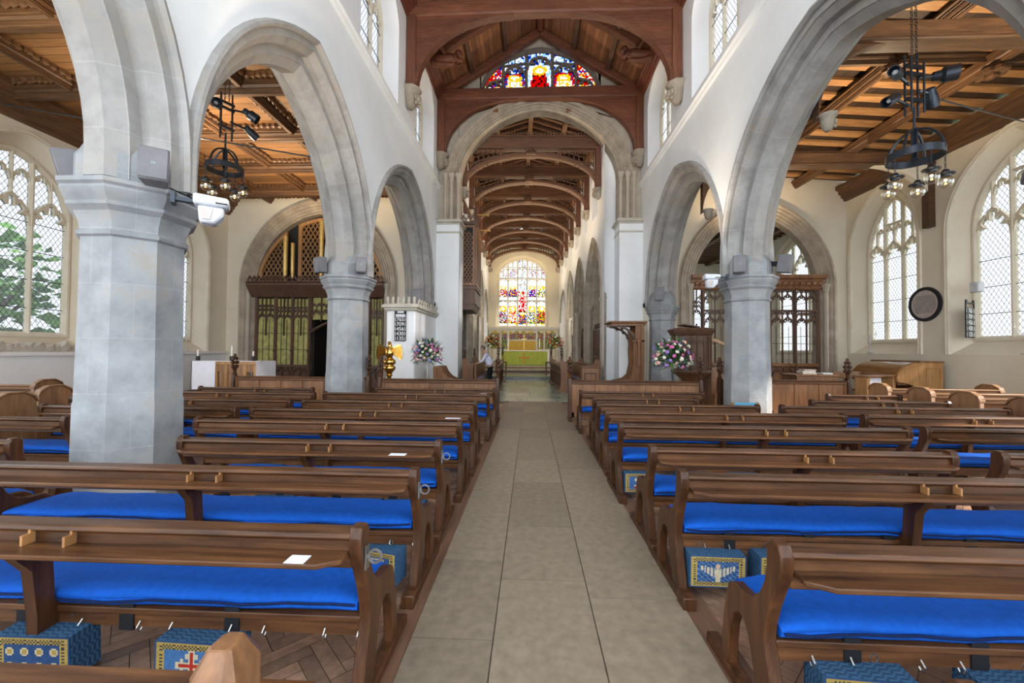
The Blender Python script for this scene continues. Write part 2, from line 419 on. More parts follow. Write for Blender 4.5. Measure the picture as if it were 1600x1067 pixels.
def spandrels(mb, fr, sgn, bays, ztop, d, m=0, zbase=None):
    """wall face above a row of arches, cut along the arch curve"""
    O, eu, ev, en = [V(q) for q in fr]
    for (c0, c1, P) in bays:
        Q = [(min(max(p[0], c0), c1), p[1]) for p in P]
        Q = [(c0, Q[0][1])] + Q + [(c1, Q[-1][1])]
        for p, q in zip(Q, Q[1:]):
            if q[0]-p[0] < 1e-5: continue
            mb.add([O+eu*p[0]+ev*p[1]+en*d, O+eu*q[0]+ev*q[1]+en*d, O+eu*q[0]+ev*ztop+en*d, O+eu*p[0]+ev*ztop+en*d], [(0,1,2,3)], m)
def offset_arch(P, a):
    n = len(P); R = []
    for i, p in enumerate(P):
        q0 = P[max(0, i-1)]; q1 = P[min(n-1, i+1)]
        d1 = (p[0]-q0[0], p[1]-q0[1]); d2 = (q1[0]-p[0], q1[1]-p[1])
        def u(d):
            l = math.hypot(*d); return (d[0]/l, d[1]/l) if l > 1e-9 else None
        d1 = u(d1) or u(d2); d2 = u(d2) or d1
        nx, ny = -(d1[1]+d2[1]), d1[0]+d2[0]; l = math.hypot(nx, ny); nx /= l; ny /= l
        c = max(.35, nx*-d1[1]+ny*d1[0]); R.append((p[0]+nx*a/c, p[1]+ny*a/c))
    return R
def faced(mb, fr, d, u0, u1, v0, v1, ops, m=0):
    """flat wall face u0..u1 x v0..v1 at depth d with arched openings (u0,u1,vsill,vspring,vapex)"""
    O, eu, ev, en = [V(q) for q in fr]
    def quad(a, b, c, e): mb.add([O+eu*p[0]+ev*p[1]+en*d for p in (a, b, c, e)], [(0,1,2,3)], m)
    u = u0
    for (a, b, s, sp, ap) in sorted(ops):
        a2, b2 = max(a, u0), min(b, u1)
        if a2 > u: quad((u, v0), (a2, v0), (a2, v1), (u, v1))
        if s > v0: quad((a2, v0), (b2, v0), (b2, s), (a2, s))
        P = arch(a, b, sp, ap)
        for p, q in zip(P, P[1:]): quad(p, q, (q[0], v1), (p[0], v1))
        u = b2
    if u < u1: quad((u, v0), (u1, v0), (u1, v1), (u, v1))
def outline(a, b, s, sp, ap, n=12): return [(b, s)] + [(a, s)] + arch(a, b, sp, ap, n)
def loft(mb, fr, A, dA, B, dB, m=0, closed=True):
    O, eu, ev, en = [V(q) for q in fr]; n = len(A)
    v = [O+eu*p[0]+ev*p[1]+en*dA for p in A] + [O+eu*p[0]+ev*p[1]+en*dB for p in B]
    mb.add(v, [(i, (i+1) % n, n+(i+1) % n, n+i) for i in range(n if closed else n-1)], m)

# ---- arcades
HALF = [(0,.11),(.13,.235),(.13,.255),(.27,.255),(.27,.37),(.36,.47),(.36,.50),(.47,.50),(.47,.55),(.50,.60),(.545,.59),(.57,.50)]
PROF = [(a, -b) for a, b in HALF[::-1]] + [(a, b) for a, b in HALF]
def arcade(xc, sgn, side):
    BAYS = [(-1.3, 4.5, -.8, 3.97), (4.5, 9.9, 5.05, 9.44), (9.9, 16.4, 10.36, 15.86)] if sgn > 0 else [(-1.9, 3.65, -1.4, 3.19), (3.65, 9.9, 4.11, 9.44), (9.9, 16.4, 10.36, 15.86)]
    fr = ((xc, 0, 0), Y, Z, X*sgn)
    ab = MB(); bays = []
    for (c0, c1, a, b) in BAYS:
        P = arch(a, b, 3.7, 6.72 if b < 12 else 6.95, 14)
        P = [(a, 3.42)] + P + [(b, 3.42)]
        ab.sweep(P, PROF, fr)
        bays.append((c0, c1, offset_arch(P, .5)))
    bays[-1] = (9.9, 17.3, bays[-1][2])
    struct(ab.build('wall_%s_arches' % side, M['archstone'], angle=25))
    wb = MB(); spandrels(wb, fr, sgn, bays, 8.62, .5)
    ops = [(c-1.35, c+1.35, 8.95, 11.2, 12.25) for c in (2.0, 6.3, 10.55, 15.0)]
    faced(wb, fr, .5, -1.3, YE, 8.62, ZT+.3, ops)
    wb.box(xc+sgn*.5-.001*sgn, xc+sgn*.45, 16.4, YE, 0, 8.6) if False else None
    frb = fr
    for o in ops:                                         # splayed clerestory reveals
        A = outline(*o); B = outline(o[0]+.2, o[1]-.2, o[2]+.35, o[3], o[4]-.18)
        loft(wb, fr, A, .5, B, .0)
    struct(wb.build('wall_%s_nave' % side, M['plaster']))
    bb = MB(); spandrels(bb, fr, sgn, bays, 9.6, -.5); bb.box(xc-.5, xc+.5, 16.35, YE+.3, 0, 3.6)
    O, h = V((xc, 0, 0)), .02
    struct(bb.build('wall_%s_aisle' % side, M['cream']))
    sc = MB(); sc.sweep([(-1.3, 8.6), (YE, 8.6)], [(-.10,.5),(-.07,.57),(-.02,.58),(0,.64),(.05,.64),(.06,.60),(.13,.56),(.15,.5)], fr)
    struct(sc.build('trim_3' if sgn > 0 else 'trim_4', M['plaster']))
arcade(-4.5, 1, 'left'); arcade(5.1, -1, 'right')
def pillar(x, y, label, half=False):
    b = MB(); R = lambda q: q*.87/math.cos(PI/8); dz = -.05
    def oc(prof, m=0): b.lathe([(R(r), z+(dz if z > 2.5 else 0)) for r, z in prof], (x, y, 0), 8, m, None, PI/8)
    oc([(.60,0),(.60,.10),(.56,.14),(.53,.2),(.525,1.05),(.515,1.08),(.50,2.0),(.495,2.86)])
    oc([(.495,2.86),(.53,2.88),(.54,2.91),(.505,2.94),(.515,3.02),(.56,3.12),(.62,3.17),(.63,3.20),(.60,3.22),(.655,3.28),(.68,3.33),(.665,3.36),(.70,3.385),(.70,3.43),(.52,3.46)])
    oc([(.55,3.44),(.55,3.72),(.43,3.98),(.0,3.99)])
    for k in range(4):                                     # broach stops at the angles
        t = PI/4 + k*PI/2; b.lathe([(.22,3.39),(.22,3.68),(0,4.0)], (x+math.cos(t)*.34, y+math.sin(t)*.34, 0), 4, 0, None, 0)
    o = b.build('pillar', M['stone'], origin=(x, y, 0), angle=20); struct(o); o['label'] = label; return o
pillar(-4.56, 4.5, 'nearest octagonal grey stone pillar left of the aisle'); pillar(-4.5, 9.9, 'farther octagonal stone pillar left of the aisle, by the brass eagle')
pillar(5.1, 9.9, 'octagonal grey stone pillar right of the aisle beside the pulpit'); pillar(5.1, 3.65, 'octagonal pillar right of the aisle beyond the frame edge')
pillar(5.1, 16.15, 'half pillar of grey stone behind the pulpit')

# ---- outer aisle walls with their windows
NW = [0]
def window(fr, a, b, s, sp, ap, lights, gl, label, tier=1, iron=True, dep=.16, mw=.13, transom=None, head=.85):
    """stone tracery with cusped lights, leaded glass and iron saddle bars"""
    NW[0] += 1; O, eu, ev, en = [V(q) for q in fr]
    w = thing('window_%d' % NW[0], O + eu*(a+b)/2 + ev*s, label, 'window', kind='structure')
    t = MB(); lw = (b-a)/lights
    t.sweep(outline(a, b, s, sp, ap)[::-1], mull(mw*1.5, dep*1.3), fr, True, True)
    top = lambda u: arch_z(u, a, b, sp, ap)
    for i in range(1, lights):
        u = a+lw*i; t.sweep([(u, s), (u, top(u))], mull(mw, dep*1.1), fr, False, True)
    hs = sp - .35
    for i in range(lights):
        u0, u1 = a+lw*i, a+lw*(i+1); uc = (u0+u1)/2
        t.sweep(cusped(u0+.02, u1-.02, hs, hs+lw*head, 5, .09), rect(mw*.55, dep*.8), fr, False, True)
        if tier and top(uc) > hs+lw*1.35:                     # upper tier of half-width lights
            z0 = hs+lw*head; t.sweep([(uc, z0), (uc, top(uc))], mull(mw*.6, dep*.8), fr, False, True)
            for (p, q) in ((u0, uc), (uc, u1)):
                zt = min(top(p+.03), top(q-.03)); z1 = min(zt-.05, z0+lw*.5)
                if z1 > z0+.15:
                    t.sweep(cusped(p+.02, q-.02, z1-lw*.1, z1+lw*.3 if zt > z1+lw*.35 else zt, 3, .10, 6), rect(mw*.4, dep*.6), fr, False, True)
                    if zt > z1+lw*.9: t.sweep([(p, z1+lw*.42), (q, z1+lw*.42)], rect(mw*.5, dep*.7), fr, False, True)
    if transom: t.sweep([(a, transom), (b, transom)], mull(mw, dep*1.1), fr, False, True)
    t.build('tracery', M['winstone'], w)
    g = MB(); G = outline(a, b, s, sp, ap); g.add([O+eu*p[0]+ev*p[1]-en*.0 for p in G], [tuple(range(len(G)))])
    g.build('leaded_glass', gl, w)
    if iron:
        ib = MB(); z = s+.75
        while z < hs+.1: ib.tube([O+eu*a+ev*z+en*.03, O+eu*b+ev*z+en*.03], .011, 5); z += .78
        ib.build('saddle_bars', M['lead'], w)
    return w
def aisle_wall(x, sgn, name, ops, lab):
    fr = ((x, 0, 0), Y, Z, X*sgn); wb = MB(); faced(wb, fr, 0, -3, YE, -.05, 8.6, ops + [(.4, 3.6, 1.6, 5.2, 7.0), (4.6, 7.9, 1.6, 5.2, 7.0)])  # two extra openings out of view, added to admit light
    hm = MB()
    for i, (a, b, s, sp, ap) in enumerate(ops):
        A = outline(a, b, s, sp, ap); B = outline(a+.3, b-.3, s+.45, sp, ap-.3)
        loft(wb, fr, A, 0, B, -.55)
        hm.sweep([(a, s)] + arch(a, b, sp, ap) + [(b, s)], [(-.02,-.04),(0,.02),(.03,.045),(.06,.02),(.10,.05),(.15,.045),(.17,0)], fr)
        f2 = ((x-sgn*.5, 0, 0), Y, Z, X*sgn)
        window(f2, a+.3, b-.3, s+.45, sp, ap-.3, 3, M['clear'], lab[i])
    struct(wb.build(name, M['cream'])); struct(hm.build('trim_5' if sgn > 0 else 'trim_6', M['winstone']))
aisle_wall(XL, 1, 'wall_left', [(8.5, 11.8, 1.5, 5.3, 7.2), (12.6, 16.2, 1.5, 5.3, 7.2)], ['tall leaded window in the left aisle beside the nearest pillar', 'tall leaded window at the far end of the left aisle'])
aisle_wall(XR, -1, 'wall_right', [(9.7, 13.2, 1.62, 5.4, 7.75), (14.25, 17.05, 1.62, 5.5, 7.75)], ['tall leaded window at the frame edge of the right aisle', 'tall leaded window behind the roll-top console'])
lw = MB(); lw.box(XL, XL+.05, -3, YE, 0, 1.42); lw.box(XL, XL+.16, -3, YE, 1.40, 1.5)
struct(lw.build('baseboard_left', M['plaster']))

# ---- east walls of the aisles with moulded arches
def ecurve(h): return [(0,-.35),(0,.0),(.05,.06),(.10,.03),(.16,.10),(.22,.08),(.27,.16),(.33,.13),(.39,.22),(.46,.20),(.50,.26),(.58,.25),(.62,.16)]
for (x0, x1, a, b, ap, nm) in ((XL, -4.0, -12.0, -6.35, 7.5, 'left'), (4.6, XR, 6.75, 11.75, 7.35, 'right')):
    fr = ((0, YE, 0), X, Z, -Y); wb = MB()
    faced(wb, fr, 0, x0, x1, -.05, 9.6, [(a-.45, b+.45, -.05, 4.3, ap+.5)]); struct(wb.build('wall_east_%s_aisle' % nm, M['cream']))
    ab = MB(); ab.sweep([(a, 0)] + arch(a, b, 4.3, ap, 14) + [(b, 0)], ecurve(0), fr)
    for u in (a-.2, b+.2): ab.lathe([(.13,0),(.13,.25),(.09,.3),(.085,4.1),(.11,4.14),(.10,4.2),(.16,4.35),(.17,4.42),(.0,4.43)], (u, YE-.17, 0), 8)
    struct(ab.build('trim_%d' % (7 if nm == 'left' else 8), M['warmstone'], angle=25))

# ---- chancel arch wall
fr = ((.30, YE, 0), X, Z, -Y); cw = MB(); a = 3.36
P = [(-a, 7.1)] + arch(-a, a, 9.0, 11.95, 14) + [(a, 7.1)]
OUT = offset_arch(P, .62)
spandrels(cw, fr, 1, [(-4.3, 4.3, OUT)], 12.6, 0)
gw = [(-4.3, 12.6), (0, 15.3), (4.3, 12.6)]
Gp = arch(-2.55, 2.6, 12.7, 14.62, 10)
for p, q in zip(Gp, Gp[1:]):
    tz = lambda u: 15.35 - abs(u)*2.7/4.3
    cw.add([V((.30+p[0], YE, p[1])), V((.30+q[0], YE, q[1])), V((.30+q[0], YE, tz(q[0]))), V((.30+p[0], YE, tz(p[0])))], [(0,1,2,3)])
for s in (-1, 1): cw.add([V((.30+s*4.3, YE, 12.6)), V((.30+s*2.5, YE, 12.6)), V((.30+s*2.5, YE, 13.7)), V((.30+s*4.3, YE, 12.7))], [(0,1,2,3)])
struct(cw.build('wall_chancel_arch', M['warmstone']))
ca = MB(); prof = [(0,-.6),(0,-.1),(.06,.0),(.10,-.04),(.15,.05),(.21,.01),(.26,.08),(.33,.05),(.38,.13),(.45,.10),(.50,.17),(.58,.16),(.62,.03)]
ca.sweep(P, prof, fr)
for s in (-1, 1):
    for du, r in ((.06, .10), (.34, .10), (.60, .08)):
        ca.lathe([(r,7.12),(r*.8,7.3),(r*.75,8.75),(r,8.8),(r,8.85),(r*.9,8.9),(r*1.5,9.05),(r*1.6,9.12),(0,9.13)], (.30+s*(a+du), YE-.12-du*.1, 0), 8)
struct(ca.build('trim_9', M['warmstone'], angle=25))
cp = MB()
for s in (-1, 1):
    x0 = .30+s*a-s*.03; x1 = .30+s*4.32
    cp.box(min(x0, x1), max(x0, x1), YE-.28, YE+.75, 0, 6.93)
    xx = .30+s*4.3; cp.box(min(x1, xx), max(x1, xx), YE-.02, YE+.7, 6.9, 12.6)
cp.box(3.10, 3.72, 18.0, 18.3, 0, 12.6)
struct(cp.build('wall_chancel_piers', M['plaster'], bevel=.08))
cm = MB()
for s in (-1, 1):
    x0 = .30+s*a-s*.03; x1 = .30+s*4.30; lo, hi = min(x0, x1), max(x0, x1)
    for k, (e, z0, z1) in enumerate(((.02, 6.55, 6.63), (.05, 6.93, 7.0), (.12, 7.0, 7.08), (.08, 7.08, 7.14))): cm.box(lo-e*(s > 0), hi+e*(s < 0), YE-.28-e, YE+.75+e, z0, z1)
struct(cm.build('trim_10', M['palestone'], bevel=.02))
# stained gable window
def mosaic(mb, fr, inside, u0, u1, v0, v1, n, colf, d=0.0):
    O, eu, ev, en = [V(q) for q in fr]; s = (u1-u0)/n; nv = int((v1-v0)/s)+1; J = {}
    def pt(i, j):
        if (i, j) not in J: J[(i, j)] = (u0+s*(i+(rnd.random()-.5)*.5), v0+s*(j+(rnd.random()-.5)*.5))
        return J[(i, j)]
    for i in range(n):
        for j in range(nv):
            c = [(pt(i+a, j+b)) for a, b in ((0,0),(1,0),(1,1),(0,1))]; cu = sum(q[0] for q in c)/4; cv = sum(q[1] for q in c)/4
            if inside(cu, cv): mb.add([O+eu*p[0]+ev*p[1]+en*d for p in c], [(0,1,2,3)], 0, None, colf(cu, cv))
PAL = {'w': (.97,.97,.93), 'b': (.06,.16,.55), 'r': (.75,.05,.03), 'g': (.12,.42,.12), 'y': (.95,.70,.12), 'p': (.35,.10,.40), 'k': (.08,.06,.08), 's': (.55,.75,.95)}
def pick(s): return PAL[s[rnd.randrange(len(s))]]
def figure(u, v, uc, vb, h, w, robe, ground, halo='y'):
    """colour of one piece of a standing figure in coloured robes"""
    x = (u-uc)/w; y = (v-vb)/h
    if y < .06: return pick('gyk')
    if (x*1.4)**2 + ((y-.82)*3.2)**2 < .10: return pick('ww'+halo)
    if (x*1.2)**2 + ((y-.82)*2.6)**2 < .22: return pick(halo+halo+'y')
    if y < .76 and abs(x) < .24+.36*(1-y): return pick(robe)
    return pick(ground)
fr = ((.30, YE+.12, 0), X, Z, -Y)
gwd = thing('window_20', (.30, YE+.1, 12.7), 'stained glass gable window of three seated figures above the chancel arch', 'window', kind='structure')
tb = MB(); GA = (-2.5, 2.55, 12.75, 14.58)
tb.sweep([(GA[0], 12.7)] + arch(*GA, 12) + [(GA[1], 12.7)], mull(.22, .3), fr, False, True)
LT = [(-1.5, -.62), (-.5, .5), (.62, 1.5)]
for u in (-1.56, -.56, .56, 1.56): tb.sweep([(u, 12.6), (u, arch_z(u, *GA))], mull(.13, .25), fr, False, True)
for (p, q), z in zip(LT, (13.4, 13.75, 13.4)): tb.sweep(cusped(p, q, z, z+.5, 5, .1), rect(.07, .15), fr, False, True)
for s in (-1, 1):
    tb.sweep([(s*1.6, 13.3), (s*2.2, 13.15)], rect(.08, .15), fr, False, True); tb.sweep(cusped(min(s*1.62, s*2.3), max(s*1.62, s*2.3), 12.85, 13.2, 3, .1), rect(.06, .14), fr, False, True)
    tb.sweep([(s*.62, 14.0), (s*1.5, 13.9)], rect(.05, .12), fr, False, True); tb.sweep([(s*1.06, 13.9), (s*1.06, 14.2)], rect(.05, .12), fr, False, True)
tb.build('tracery', plain('dark_gable_tracery', (.17,.14,.12), .8), gwd)
gb = MB()
def gcol(u, v):
    for (p, q), z, robe, gr in zip(LT, (13.55, 13.95, 13.55), ('wyyw', 'rrrk', 'wyyw'), ('rrb', 'wws', 'rrb')):
        if p < u < q: return figure(u, v, (p+q)/2, 12.7, z-12.75, .8, robe, gr if v < z else 'wbs')
    return pick('rrwbyr' if abs(u) > 1.5 else 'bws')
mosaic(gb, fr, lambda u, v: GA[0] < u < GA[1] and v < arch_z(u, *GA), -2.5, 2.6, 12.65, 14.7, 72, gcol)
gb.build('stained_glass', M['stain'], gwd)

# ---- chancel
frL = (CH @ V((-3.1, 0, 0)), CH.to_3x3() @ Y, Z, CH.to_3x3() @ X); frR = (CH @ V((3.1, 0, 0)), CH.to_3x3() @ Y, Z, -(CH.to_3x3() @ X))
frE = (CH @ V((0, 18, 0)), CH.to_3x3() @ X, Z, -(CH.to_3x3() @ Y))
CB = [(-.3, 4.05, .05, 3.6), (4.05, 8.2, 4.45, 7.8), (8.2, 12.3, 8.6, 11.9)]
CPROF = [(a*.62, (b-.5)*.9+.0) for a, b in HALF]
for sgn, fr, nm in ((1, frL, 'left'), (-1, frR, 'right')):
    wb = MB(); ab = MB(); bays = []
    for (c0, c1, p, q) in CB:
        P = [(p, 0)] + arch(p, q, 4.0, 6.75, 12) + [(q, 0)]; bays.append((c0, c1, offset_arch([(p, 3.9)] + arch(p, q, 4.0, 6.75, 12) + [(q, 3.9)], .3)))
        ab.sweep(P, [(0,-.7)] + CPROF, fr)
        for u in (p, q): ab.lathe([(.2,0),(.2,.3),(.12,.4),(.11,3.6),(.14,3.65),(.12,3.72),(.2,3.9),(.22,4.0),(0,4.01)], V(fr[0]) + V(fr[1])*u - V(fr[3])*.12, 8)
    spandrels(wb, fr, 1, bays, 7.9, 0); faced(wb, fr, 0, -.7, -.3, 0, 7.9, [])
    faced(wb, fr, 0, 12.3, 18, 0, 7.9, [(12.9, 16.9, 2.2, 4.0, 6.4)])
    A = outline(12.9, 16.9, 2.2, 4.0, 6.4); loft(wb, fr, A, 0, [(15+(p[0]-15)*.85, p[1] if p[1] > 2.3 else p[1]) for p in A], -.25); faced(wb, fr, -.25, 12.5, 17.2, 2, 6.6, [])
    ops = [(c-.75, c+.75, 8.0, 9.5, 10.3) for c in (1.5, 4.4, 7.3, 10.2, 13.1, 16.0)]
    faced(wb, fr, 0, -.7, 18, 7.9, 11.6, ops)
    for o in ops: loft(wb, fr, outline(*o), 0, outline(o[0]+.12, o[1]-.12, o[2]+.2, o[3], o[4]-.1), -.4)
    struct(wb.build('wall_chancel_%s' % nm, M['plaster']))
    bw = MB(); A = outline(12.9, 16.9, 2.2, 4.0, 6.4); bw.sweep(A[1:], [(-.1,-.05),(0,.04),(.12,.05),(.16,0)], fr)
    struct(bw.build('trim_%d' % (11 if sgn > 0 else 12), M['warmstone']))
    struct(ab.build('wall_chancel_%s_arches' % nm, M['warmstone'], angle=25))
eb = MB(); EO = (-2.45, 2.2, 3.6, 8.3, 10.0); faced(eb, frE, 0, -3.1, 3.1, 0, 11.8, [EO])
loft(eb, frE, outline(*EO), 0, outline(EO[0]+.2, EO[1]-.2, 3.7, 8.3, 9.8), -.45); struct(eb.build('wall_chancel_east', plaster('warm_limewash', (.78,.70,.53), (.70,.62,.46))))
f2 = (V(frE[0]) - V(frE[3])*.42, frE[1], frE[2], frE[3]); ew = thing('window_21', V(f2[0]) + Z*3.7, 'great east window of stained glass saints above the altar', 'window', kind='structure')
tb = MB(); a0, b0, s0 = -2.25, 2.0, 3.72; LW = (b0-a0)/5; sp, ap = 8.3, 9.78
tb.sweep(outline(a0, b0, s0, sp, ap)[::-1], mull(.2, .2), f2, True, True)
for i in range(1, 5): tb.sweep([(a0+LW*i, s0), (a0+LW*i, arch_z(a0+LW*i, a0, b0, sp, ap))], mull(.13, .18), f2, False, True)
for z in (6.05, 8.02):
    for i in range(5):
        if not (i == 2 and z < 7): tb.sweep([(a0+LW*i, z), (a0+LW*(i+1), z)], mull(.12, .17), f2, False, True)
for i in range(5):
    u = a0+LW*i; uc = u+LW/2
    for z in ((5.75, 7.7) if i != 2 else (7.3,)): tb.sweep(cusped(u+.03, u+LW-.03, z, z+.28, 3, .1), rect(.06, .1), f2, False, True)
    tb.sweep([(uc, 8.05), (uc, arch_z(uc, a0, b0, sp, ap))], mull(.08, .12), f2, False, True)
    for (p, q) in ((u, uc), (uc, u+LW)):
        zt = min(arch_z(p+.05, a0, b0, sp, ap), arch_z(q-.05, a0, b0, sp, ap)); z1 = min(8.75, zt-.1)
        tb.sweep(cusped(p+.02, q-.02, z1-.1, z1+.2, 3, .1, 6), rect(.05, .1), f2, False, True)
        if zt > z1+.35: tb.sweep([(p, z1+.3), (q, z1+.3)], rect(.06, .1), f2, False, True); tb.sweep(cusped(p+.02, q-.02, zt-.25, zt+.02, 3, .1, 6), rect(.05, .1), f2, False, True)
tb.build('tracery', M['winstone'], ew)
gb = MB(); ROB = ['bgwr', 'rrwy', 'brwy', 'wybg', 'gryp']; ROB2 = ['ybrw', 'bbry', 'wwrb', 'bbwr', 'gwyb']
def ecol(u, v):
    i = min(4, max(0, int((u-a0)/LW))); uc = a0+LW*(i+.5)
    if i == 2:
        if v < 5.0: return figure(u, v, uc, s0, 1.5, .75, 'rbyg', 'wwb') if v > s0+.2 else pick('ww')
        if v < 6.9: return figure(u, v, uc, 5.0, 1.9, .45, 'rrrw', 'wrw', 'r')
        return pick('wwwwwsp')
    if v < 5.6: return pick('wwwy') if v < s0+.3 else figure(u, v, uc, s0+.3, 1.6, .85, ROB[i], 'wwww'+ROB[i][0])
    if v < 8.0: return pick('wwwww') if v < 6.35 or v > 7.4 else figure(u, v, uc, 6.35, 1.05, .8, ROB2[i], 'wwww')
    return pick('wwwwsprw') if v < 8.9 else pick('wwww')
mosaic(gb, f2, lambda u, v: a0 < u < b0 and v < arch_z(u, a0, b0, sp, ap), a0, b0+.05, s0, 9.85, 60, ecol); gb.build('stained_glass', M['stain'], ew)

# ---- side chapels beyond the screens
kb = MB(); f = ((0, 27.5, 0), X, Z, -Y); OP = (5.2, 12.2, 2.0, 4.9, 7.4)
faced(kb, f, 0, 3.2, 13, 0, 9.5, [OP]); loft(kb, f, outline(*OP), 0, outline(5.4, 12.0, 2.3, 4.9, 7.2), -.5)
fs = ((12.6, 0, 0), Y, Z, -X); so = [(18.0, 22.0, 1.35, 5.6, 7.3), (22.8, 26.4, 1.35, 5.6, 7.3)]; faced(kb, fs, 0, YE+.3, 27.5, 0, 9.5, so)
for o in so: loft(kb, fs, outline(*o), 0, outline(o[0]+.2, o[1]-.2, o[2]+.3, o[3], o[4]-.2), -.3)
struct(kb.build('wall_chapel_right', M['cream']))
window(((0, 27.95, 0), X, Z, -Y), 5.4, 12.0, 2.3, 4.9, 7.2, 6, M['clearx'], 'pale traceried window seen through the right screen')
for o in so: window(((12.86, 0, 0), Y, Z, -X), o[0]+.2, o[1]-.2, o[2]+.3, o[3], o[4]-.2, 3, M['clear'], 'side window of the chapel behind the right screen')
kf = MB(); kf.box(3.2, 13.2, 18.2, 28, -.2, .0); kf.box(-13.5, -3.1, 18.2, 28, -.2, 0); struct(kf.build('floor_chapels', plain('chapel_floor', (.30,.26,.20), .5)))
kl = MB(); kl.box(-13.5, -13.4, YE+.3, 24, 0, 9); kl.box(-13.5, -3.6, 24, 24.1, 0, 9); struct(kl.build('wall_chapel_left', M['cream']))
# clerestory glazing
CLN = {0: ['first from the camera', 'second from the camera', 'third from the camera', 'beside the chancel arch']}
for xc, sgn, sd in ((-4.5, 1, 'left'), (5.1, -1, 'right')):
    for i, c in enumerate((2.0, 6.3, 10.55, 15.0)):
        window(((xc, 0, 0), Y, Z, X*sgn), c-1.15, c+1.15, 9.3, 11.2, 12.07, 3, M['clear'], 'clerestory window high on the %s nave wall, %s' % (sd, CLN[0][i]), 0, True, .12, .1)
for fr, sd in ((frL, 'left'), (frR, 'right')):
    for i, c in enumerate((1.5, 4.4, 7.3, 10.2, 13.1, 16.0)):
        ff = (V(fr[0]) - V(fr[3])*.36, fr[1], fr[2], fr[3])
        window(ff, c-.63, c+.63, 8.2, 9.5, 10.2, 2, M['clear'], 'clerestory window on the %s chancel wall, %s from the chancel arch' % (sd, ORD[i+1]), 0, False, .1, .08)
# ------------------------------------------------------------------ roofs
# nave: low pitched boards, ridge, purlins, moulded wall plates
XC = .30; RIDGE, EAVE = 15.25, 12.55
rz = lambda x: RIDGE - abs(x-XC)*(RIDGE-EAVE)/4.3
cb = MB()
for s in (-1, 1):
    cb.add([(XC, -2, RIDGE+.05), (XC, YE+.1, RIDGE+.05), (XC+s*4.7, YE+.1, rz(XC+4.7)+.05), (XC+s*4.7, -2, rz(XC+4.7)+.05)], [(0,1,2,3)])
ceil = cb.build('ceiling', M['redboard'], flat=True); struct(ceil)
pb = MB(); pb.box(XC-.13, XC+.13, -2, YE, RIDGE-.28, RIDGE+.02)
pb.build('ridge_beam', M['redy'], ceil, bevel=.03)
for s in (-1, 1):
    for d in (1.45, 2.85):
        q = MB(); x = XC+s*d; q.beam((x, -2, rz(x)-.08), (x, YE, rz(x)-.08), .19, .22, (s*.5, 0, 1)); q.build('purlin', M['dbx'], ceil, bevel=.02)
    q = MB(); fr = ((XC+s*4.3, 0, 0), Y, Z, -X*s)
    q.sweep([(-2, 12.3), (YE, 12.3)], [(-.12,0),(-.10,.10),(-.03,.12),(-.01,.2),(.06,.2),(.10,.27),(.16,.27),(.2,.36),(.27,.36),(.3,.30),(.36,.34),(.42,.3),(.5,.1)], fr)
    q.build('wall_plate', M['redy'], ceil)
def carved_head(mb, c, d, r, m=0):
    """weathered corbel: moulded cap with a carved mask below it"""
    c = V(c); d = V(d); n = 10
    mb.lathe([(r*.35,-r*2.3),(r*.62,-r*1.9),(r*.85,-r*1.1),(r*.9,-r*.55),(r*1.0,-r*.5),(r*1.02,-r*.38),(r*1.18,-r*.3),(r*1.28,-r*.1),(r*1.28,0),(0,.001)], c, 8, m, None, PI/8)
    f = c + d*r*.72; side = d.cross(Z)
    mb.ball(f - Z*r*1.15, (r*.5, r*.5, r*.62), n, m)
    mb.ball(f + d*r*.42 - Z*r*1.2, r*.16, 6, m)
    for s in (-1, 1):
        mb.ball(f + d*r*.30 + side*s*r*.24 - Z*r*.95, r*.17, 6, m); mb.ball(f + side*s*r*.55 - Z*r*1.1, (r*.22, r*.22, r*.4), 6, m)
        mb.ball(f + side*s*r*.35 - Z*r*1.7, r*.28, 6, m)
    mb.ball(f + d*r*.28 - Z*r*1.6, (r*.3, r*.22, r*.2), 6, m)
def corbel(c, d, r, label):
    b = MB(); carved_head(b, c, d, r); o = b.build('corbel', M['corbel'], origin=c, angle=60)
    return tag(o, label, 'corbel', 'carved stone corbels')
def brace_curve(x0, z0, x1, z1, n=12, p=2.0):
    return [(x0 + (x1-x0)*(1-math.cos(PI/2*i/n))**(2/p)*1.0, z0 + (z1-z0)*math.sin(PI/2*i/n)) for i in range(n+1)]
